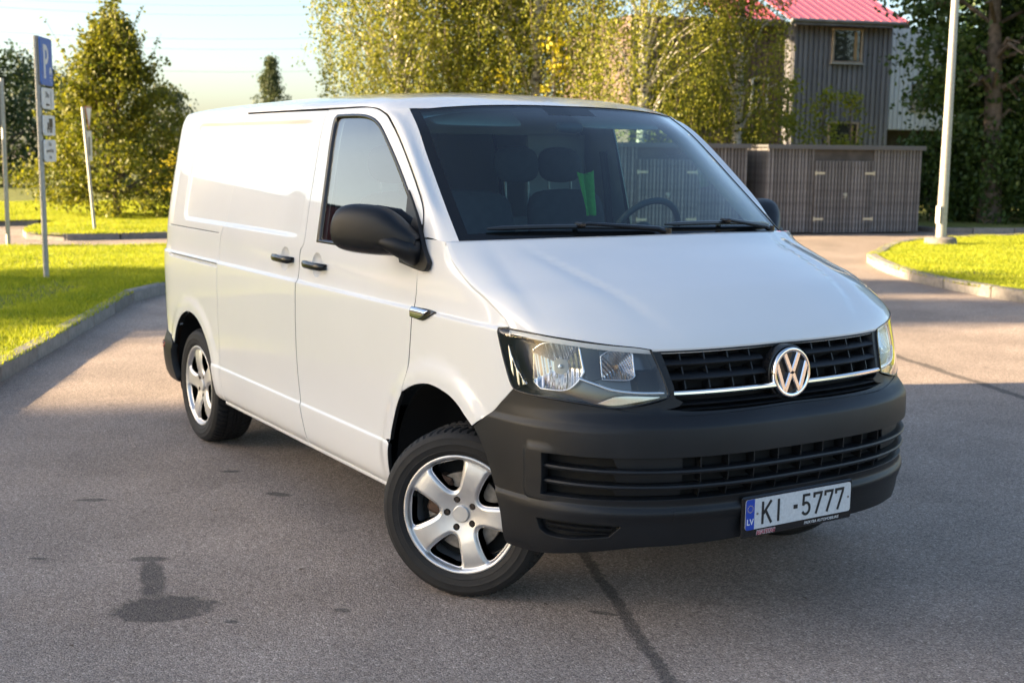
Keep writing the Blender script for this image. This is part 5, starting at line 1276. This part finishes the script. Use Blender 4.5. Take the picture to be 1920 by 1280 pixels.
# ------------------------------------------------------------------ vegetation
BARK = mat('bark', (.12, .095, .075), .9, bump=1., bscale=18, var=.4, vscale=9, bdist=.02)
def birch_bark():
    m = mat('birch_bark', (.5, .47, .42), .8); t, b = nodes_of(m); N = t.nodes.new; L = t.links.new
    tc = N('ShaderNodeTexCoord'); mp = N('ShaderNodeMapping'); mp.inputs['Scale'].default_value = (4, 4, 22); n = N('ShaderNodeTexNoise'); n.inputs['Scale'].default_value = 1.1; n.inputs['Detail'].default_value = 5
    L(tc.outputs['Object'], mp.inputs[0]); L(mp.outputs[0], n.inputs[0]); r = N('ShaderNodeValToRGB'); e = r.color_ramp.elements
    e[0].position = .40; e[0].color = (.03, .027, .025, 1); e[1].position = .50; e[1].color = (.56, .53, .47, 1); L(n.outputs['Fac'], r.inputs[0]); L(r.outputs[0], b.inputs['Base Color']); return m
BIRB = birch_bark()
def leafV(c, size, asp=.62, down=0., jit=.3, g=G_):
    n = len(c); d_ = g.normal(size=(n, 3)); d_[:, 2] -= down; d_ /= np.linalg.norm(d_, axis=1, keepdims=True)
    s_ = np.cross(d_, g.normal(size=(n, 3))); s_ /= np.linalg.norm(s_, axis=1, keepdims=True)
    L_ = (size*g.uniform(1-jit, 1+jit, n))[:, None]
    return np.stack([c-d_*L_*.5, c+s_*L_*asp*.5-d_*L_*.06, c+d_*L_*.5, c-s_*L_*asp*.5-d_*L_*.06], 1).reshape(-1, 3)
def broadleaf(name, label, cat, loc, H, env, leaf, size, ncl, per, clr=.22, trunk_r=.09, z0=.3, group=None, bark=BARK, nl=16, lean=0., trunk_h=None, g=G_, down=.3, sprigs=0):
    """env(z01) -> crown radius at that height fraction; leaves sit in clumps on twigs"""
    T = thing(name, label, cat, loc, 0, group)
    mb = MB(); th = trunk_h or H*.93
    tp = [(.04*H*lean*t*t+.03*math.sin(5*t), .02*math.cos(4*t)*H*.1, th*t-.1) for t in np.linspace(0, 1, 9)]
    mb.tube(tp, [trunk_r*(1-.85*t)+.01 for t in np.linspace(0, 1, 9)], 8)
    cen = []
    for i in range(ncl):
        zf = z0+(1-z0)*g.uniform(0, 1)**.85; r = env(zf)*math.sqrt(g.uniform(.08, 1.0)); a = g.uniform(0, 2*math.pi)
        r *= .80+.35*(math.sin(a*3+zf*9)*.5+.5)
        cen.append((r*math.cos(a), r*math.sin(a), zf*H))
    cen = np.array(cen)
    for i in g.choice(len(cen), min(nl, len(cen)), replace=False):
        c = cen[i]; zb = max(.12*H, c[2]-.30*H*g.uniform(.4, 1)); tz = min(zb/th, .95); b0 = Vector((tp[int(tz*8)][0], tp[int(tz*8)][1], zb))
        cv = Vector(c); mb.tube([b0, b0.lerp(cv, .5)+Vector((0, 0, .04*H)), cv], [trunk_r*.35, trunk_r*.2, .006], 5)
    idx = g.integers(0, len(cen), ncl*per); c = cen[idx]+g.normal(size=(ncl*per, 3))*[clr, clr, clr*.75]
    for i in range(sprigs):      # shoots that break the outline
        b0 = cen[g.integers(0, len(cen))]; dd = np.array([b0[0], b0[1], .55*H*g.uniform(.2, .8)]); dd = dd/np.linalg.norm(dd)+g.normal(size=3)*.25; ln = g.uniform(.35, .85)*size/.095
        f = g.uniform(0, 1, 34)[:, None]; c = np.vstack([c, b0+dd*ln*f+g.normal(size=(34, 3))*.045])
        mb.tube([Vector(b0), Vector(b0+dd*ln)], [.008, .003], 4)
    mb.obj('trunk', bark, T)
    fastquads('crown', leafV(c, size, down=down), 4, leaf, T)
    return T
LEAF_Y = leafmat('leaf_bush', (.05, .085, .010), (.26, .25, .015), .48)
LEAF_D = leafmat('leaf_dark', (.022, .045, .012), (.055, .085, .018), .30)
LEAF_W = leafmat('leaf_willow', (.05, .075, .03), (.12, .14, .05), .35)
LEAF_B = leafmat('leaf_birch', (.075, .115, .012), (.34, .33, .028), .5)
LEAF_M = leafmat('leaf_maple', (.022, .055, .010), (.07, .12, .018), .35)
LEAF_S = leafmat('leaf_sapling', (.11, .16, .012), (.32, .32, .02), .45)
LEAF_YEL = leafmat('leaf_yellow', (.36, .30, .01), (.64, .54, .02), .4)
# bushy tree left of the van
env1 = lambda z: (1.70*(1-max(0, (z-.25)/.75))**.95*(1 if z > .2 else .62+.38*z/.2)+.16)*(.78+.44*abs(math.sin(z*23)))
broadleaf('bushy_tree', 'bushy round-leaved tree with low crown on the lawn behind the signs', 'tree', (-25.57, 4.60, ZG), 4.35, env1, LEAF_Y, .095, 400, 72, .15, .09, .03, nl=70, trunk_h=4.3, sprigs=150)
env2 = lambda z: 2.6*math.sin(math.pi*min(1, .15+.8*z))**.7
for x, y, H, k in ((-49.5, 6.6, 5.1, 1.1), (-52.5, 8.6, 4.9, 1.0), (-50, 4.4, 5.6, 1.15), (-56, 11.5, 4.2, 1.1), (-51, 1.5, 5.2, 1.1)):
    broadleaf('background_tree', {6.6: 'dark green tree at the left edge behind the lawn', 8.6: 'olive tree just left of the bushy tree behind the parking sign', 4.4: 'tall dark tree cut by the left edge', 11.5: 'low dark tree hidden behind the bushy tree', 1.5: 'dark tree beyond the left edge of the frame'}[y], 'tree', (x, y, ZG), H, (lambda k_: (lambda z: env2(z)*k_*.8))(k), LEAF_D, .17, 170, 36, .34, .12, .05, group='trees behind the far lawn')
broadleaf('willow_tree', 'grey green willow-like tree between the bushy tree and the van', 'tree', (-41.86, 10.7, ZG), 3.7, lambda z: 1.35*math.sin(math.pi*min(1, .2+.75*z))**.7, LEAF_W, .13, 140, 44, .2, .09, .1, down=.8)
broadleaf('poplar_tree', 'slim pointed tree top showing above the van roof', 'tree', (-65.7, 24.2, 0), 6.7, lambda z: 2.4*(1-z)*(.75+.4*abs(math.sin(z*17))), LEAF_W, .15, 190, 40, .16, .12, .2, down=.8)
# autumn-tinted shrub belt behind
for i, (x, y, r, lf) in enumerate(((-37, 9.6, .9, LEAF_YEL), (-39, 11.4, 1.0, LEAF_YEL), (-44, 13.5, 1.3, LEAF_D), (-41, 8.4, 1.0, LEAF_D), (-46, 9.6, 1.4, LEAF_D))):
    broadleaf('shrub', ['yellow flowering shrub right of the bushy tree', 'second yellow shrub nearest to the van body', 'dark shrub behind the yellow shrubs', 'low dark shrub behind the bushy tree crown', 'wide dark shrub behind the willow'][i], 'shrub', (x, y, ZG), 1.5*r, lambda z, r=r: r*math.sin(math.pi*min(1, .25+.7*z))**.6, lf, .10, 70, 40, .17, .03, .05, group='shrubs across the far lawn')
# birches
def birch(loc, H, rad, label, ns=260, tr=.13, zlow=1.9, per=105, g=G_, leaf=LEAF_B, lean=(0, 0)):
    T = thing('birch_tree', label, 'tree', loc, 0, 'weeping birches behind the van')
    mb = MB(); tp = [(lean[0]*t+.06*math.sin(4*t+loc[0]), lean[1]*t+.05*math.sin(3*t+loc[1]), H*t-.1) for t in np.linspace(0, 1, 14)]
    mb.tube(tp, [tr*(1-.85*t)+.012 for t in np.linspace(0, 1, 14)], 10); pts = []; mb2 = MB()
    for i in range(ns):
        t = .22+.75*g.uniform(0, 1); a = g.uniform(0, 2*math.pi); r = rad*math.sqrt(g.uniform(.03, 1))*(1-.55*max(0, t-.45)/.55)
        b0 = Vector(tp[int(t*13)]); c = Vector((b0.x+r*math.cos(a), b0.y+r*math.sin(a), min(H*t+r*.75, H*1.02)))
        ln = g.uniform(.8, 2.8); ln = min(ln, c.z-zlow*g.uniform(.75, 1.2))
        if ln < .3: continue
        if i % 5 == 0: mb.tube([b0, b0.lerp(c, .55)+Vector((0, 0, .35)), c], [tr*.28, tr*.14, .006], 5)
        sw = g.normal(size=2)*.10
        mb_pts = [c+Vector((sw[0]*f*f*ln, sw[1]*f*f*ln, -ln*f)) for f in (0, .5, 1)]
        if i % 2 == 0: mb2.tube(mb_pts, [.006, .004, .002], 3, cap=False)
        n = int(per*ln/1.6); f = g.uniform(0, 1, n)
        q = np.stack([c.x+sw[0]*f*f*ln, c.y+sw[1]*f*f*ln, c.z-ln*f], 1)+g.normal(size=(n, 3))*[.115, .115, .05]; pts.append(q)
    mb.obj('trunk', BIRB, T); mb2.obj('twigs', BARK, T)
    fastquads('crown', leafV(np.vstack(pts), .066, .75, down=.9), 4, leaf, T)
    return T
for x, y, H, rd, tr, lb, ns in ((-23.2, 10.7, 9.5, 2.05, .16, 'leftmost weeping birch with golden hanging twigs above the van roof', 430), (-22.9, 12.1, 10, 2.3, .15, 'dense weeping birch second from the left above the van roof', 430), (-21.1, 13.15, 10, 1.9, .14, 'weeping birch with pale trunk above the windscreen', 330),
                            (-18.9, 14.55, 9.5, 1.9, .13, 'weeping birch standing behind the left shed', 330), (-18.35, 16.95, 9.0, 1.15, .13, 'birch with sunlit white trunk just left of the grey house', 190), (-24.5, 14.5, 9.5, 2.2, .14, 'weeping birch farther back between the van roof and the brown house wall', 330)):
    birch((x, y, ZG), H, rd, lb, ns, tr)
# saplings with yellow and fresh leaves
def sap(x, y, H, lf, label, r=.5, n=26, per=34, size=.10): broadleaf('sapling', label, 'sapling', (x, y, ZG), H, lambda z: r*math.sin(math.pi*min(1, .1+.85*z))**.5, lf, size, n, per, .13, .025, .35, group='saplings behind the sheds', nl=12)
sap(-19.9, 12.9, 4.0, LEAF_YEL, 'yellow-leaved sapling rising above the windscreen', .35, 24, 22, .11); sap(-20.6, 11.9, 3.3, LEAF_YEL, 'small yellow-leaved sapling above the van roof', .25, 12, 18, .11)
for t, off, H, lb in ((-.2, 3.0, 3.0, 'green sapling behind the gap between the sheds'), (2.0, 3.1, 3.4, 'leafy sapling against the lit house corner'), (3.0, 3.2, 3.1, 'leafy sapling in front of the grey cladding'), (3.8, 3.3, 3.0, 'rightmost leafy sapling in front of the grey cladding'), (-1.2, 3.0, 3.0, 'sapling behind the left shed'), (1.1, 3.0, 2.7, 'low sapling behind the left end of the right shed')):
    x, y = E2(t, off); sap(x, y, H, LEAF_S, lb, .42, 24, 30, .10)
# big maple on the right
def maple(loc, H):
    T = thing('maple_tree', 'large dark maple with thick leaning trunk right of the house', 'tree', loc); g = G_
    mb = MB(); tp = [Vector((-.02*t*9, -.03*t*9+.1*math.sin(t*3), H*.8*t-.1)) for t in np.linspace(0, 1, 10)]
    mb.tube(tp, [.30*(1-.75*t) for t in np.linspace(0, 1, 10)], 12); cen = []
    for i in range(46):
        t = g.uniform(.42, .98); a = g.uniform(0, 2*math.pi); r = math.sqrt(g.uniform(.15, 1))*min(3.3, .9+3.4*max(0, t-.38)); b0 = tp[int(t*9)]
        c = Vector((b0.x+r*math.cos(a), b0.y+r*math.sin(a), b0.z+r*.35*g.uniform(-.7, 1.2)))
        mb.tube([b0, b0.lerp(c, .5)+Vector((0, 0, .3)), c], [.09*(1-.5*t), .05, .012], 6)
        for k in range(9): f = g.uniform(.62, 1.15); cen.append(np.array(b0.lerp(c, f))+g.normal(size=3)*.42)
    mb.obj('trunk', BARK, T); cen = np.array(cen); n = 22000
    lat = cen[:, :2] @ np.array([.796, .607]); fr = cen[:, :2] @ np.array([.607, -.796])      # an open gap in the lower crown shows the trunk
    cen = cen[~((np.abs(lat) < .75) & (fr > -.2) & (cen[:, 2] < 5.6))]
    c = cen[g.integers(0, len(cen), n)]+g.normal(size=(n, 3))*[.30, .30, .2]
    fastquads('crown', leafV(c, .14, .85, down=.5), 4, LEAF_M, T)
maple((-16.0, 23.1, ZG), 9.0)
# dense undergrowth right of the shed
for i, (t, off, H, r) in enumerate(((6.2, 3.4, 2.1, .9), (7.1, 2.4, 2.3, 1.1), (8.2, 2.0, 2.4, 1.3), (9.8, 2.4, 2.0, 1.3), (11.5, 3.0, 2.3, 1.4), (8.6, 4.2, 3.0, 1.3), (10.2, 6.5, 3.6, 1.6), (12.2, 5.2, 4.0, 1.7), (13.2, 4.5, 4.0, 1.8))):
    x, y = E2(t, off)
    broadleaf('undergrowth_bush', ['dark bush touching the right shed end', 'dark leafy bush just behind the lamp post', 'dark leafy bush right of the lamp post', 'dark bush below the maple trunk', 'dark bush right of the maple trunk', 'taller dark bush behind the lamp post', 'tall dark bush behind the maple trunk', 'tall dark bush right of the maple', 'dark bush at the right edge'][i], 'bush', (x, y, ZG), H, lambda z, r=r: r*math.sin(math.pi*min(1, .3+.62*z))**.5, LEAF_M, .11, 150, 46, .22, .04, .03, group='dark bushes under the maple', nl=10)
for x, y, H, lb in ((*E2(16, 13), 9, 'broad tree far behind the maple'), (-12.5, 27.5, 9, 'broad tree right of the frame by the maple')):
    broadleaf('broad_tree', lb, 'tree', (x, y, ZG), H, lambda z: 3.4*math.sin(math.pi*min(1, .1+.85*z))**.7, LEAF_M, .2, 260, 50, .45, .2, .25)

# ------------------------------------------------------------------ what stands on the sunny side, left of the camera (shades the van, shows in its paint and glass)
SD = np.array([SHDIR.x, SHDIR.y]); PD = np.array([SD[1], -SD[0]])
def PQ(p, q): v = PD*p+SD*q; return (float(v[0]), float(v[1]))
BRED = mat('dark_red_cladding', (.20, .025, .025), .5, var=.12, vscale=2); BGREY = mat('grey_panel', (.30, .29, .28), .6, var=.08, vscale=2); ROOFD = mat('dark_roof', (.06, .06, .065), .7)
def hall(p0, p1, q, depth, H, wallm, label, gable=0., name='warehouse'):
    c = PQ((p0+p1)/2, q); rz = math.atan2(PD[1], PD[0]); T = thing(name, label, 'building', (c[0], c[1], 0), rz); w_ = p1-p0
    # local x along p, local y along the shadow direction (facade at y=0, body behind it at y<0)
    MB().box((0, -depth/2, H/2), (w_, depth, H)).obj('wall', wallm, T, smooth=False)
    n = int(w_/.5); me = None
    for i in range(n):
        o_ = MB().box((0, 0, 0), (.12, .05, H-.3)).obj('cladding_rib', wallm, T, smooth=False) if me is None else me.copy()
        if me is None: me = o_
        else: COL.objects.link(o_)
        o_.parent = T; o_.location = (-w_/2+(i+.5)*w_/n, .02, H/2)
    r_ = MB().box((0, -depth/2, H+.06), (w_+.5, depth+.6, .12)).obj('roof', ROOFD, T, smooth=False)
    for i in range(int(w_/4)):
        x = -w_/2+2+i*4; wdw = MB().box((x, .04, H*.55), (1.6, .06, 1.1)).obj('window', PANE, T, smooth=False)
        f = MB()
        for dx, dz, sx, sz_ in ((0, .55, 1.76, .08), (0, -.55, 1.76, .08), (.8, 0, .08, 1.1), (-.8, 0, .08, 1.1), (0, 0, .05, 1.1)): f.box((x+dx, .07, H*.55+dz), (sx, .06, sz_))
        f.obj('frame', SWHITE, wdw, smooth=False)
    d_ = MB().box((w_/2-2.2, .05, 1.5), (2.6, .06, 3.0)).obj('door', BGREY, T, smooth=False)
    MB().box((w_/2-1.2, .1, 1.2), (.06, .06, .3)).obj('handle', IRON, d_, smooth=False)
    return T
TE = math.tan(R(SUN_EL)); QB = -26.
# unseen tree row far left, crowns shaped to thin the sun on the van
QT = -60.
ZT0 = 2.0+(-1.6-QT)*TE
for k in range(10):
    p = -1.75+k*2.05+G_.uniform(-.25, .25); ZT = ZT0+min(.75, .25*k); x, y = PQ(p, QT+G_.uniform(-1.2, 1.2)); T = thing('shade_tree', ['nearest', 'second', 'third', 'fourth', 'fifth', 'sixth', 'seventh', 'eighth', 'ninth', 'farthest'][k]+' tall unseen shade tree of the row left of the road, counted from the lawn', 'tree', (x, y, 0), 0, 'unseen shade trees left of the road')
    mb = MB(); mb.tube([(0, 0, -.1), (.1, 0, 4), (0, .1, 8), (.05, 0, ZT-1.5)], [.26, .21, .15, .03], 9)
    for i in range(14):
        a = G_.uniform(0, 6.28); z = G_.uniform(5, ZT-3); mb.tube([(0, 0, z), (.8*math.cos(a), .8*math.sin(a), z+.9), (1.7*math.cos(a), 1.7*math.sin(a), z+1.6)], [.07, .045, .015], 5)
    mb.obj('trunk', BARK, T)
    n = 21000; r = 1.9*np.sqrt(G_.uniform(0, 1, n)); a = G_.uniform(0, 2*np.pi, n); z = 5.5+(ZT-5.7)*G_.uniform(0, 1, n)**.7
    fastquads('crown', leafV(np.stack([r*np.cos(a), r*np.sin(a), z], 1), .18, .7), 4, LEAF_D, T)
hall(-6.6, -3.4, QB-.4, 7, (-3.05-QB)*TE-.25, BGREY, 'low grey building left of the camera', name='annex')
hall(-62, -24, -46, 10, 7.9, BRED, 'dark red hall reflected in the van door window')
for p, q, H, k, lb in ((-8.3, -27, 9.8, 1.5, 'tree off to the left beside the low grey building'), (-10.6, -27, 9.6, 1.5, 'second tree off to the left, past the low grey building')):
    x, y = PQ(p, q); broadleaf('roadside_tree', lb, 'tree', (x, y, 0), H, lambda z, k=k: k*math.sin(math.pi*min(1, max(0, (z-.55)/.45*.9+.08)))**.6, LEAF_D, .2, 150, 46, .32, .16, .58, nl=14)

# ------------------------------------------------------------------ litter on the asphalt
n = 130; cx = G_.uniform((-7, -3), (4, 7), (n, 2)); a = G_.uniform(0, 6.28, n); s_ = G_.uniform(.006, .022, n); V = []
for (x, y), t, k in zip(cx, a, s_):
    d_ = np.array([math.cos(t), math.sin(t)])*k; m_ = np.array([-math.sin(t), math.cos(t)])*k*.5
    V += [(x-d_[0], y-d_[1], .005), (x+m_[0], y+m_[1], .009), (x+d_[0], y+d_[1], .006), (x-m_[0], y-m_[1], .008)]
tag(fastquads('leaf_litter', V, 4, mat('dry_leaf', (.11, .07, .04), .8, var=.5, vscale=3)), 'small dry leaf bits scattered on the asphalt', 'leaf litter', kind='stuff')
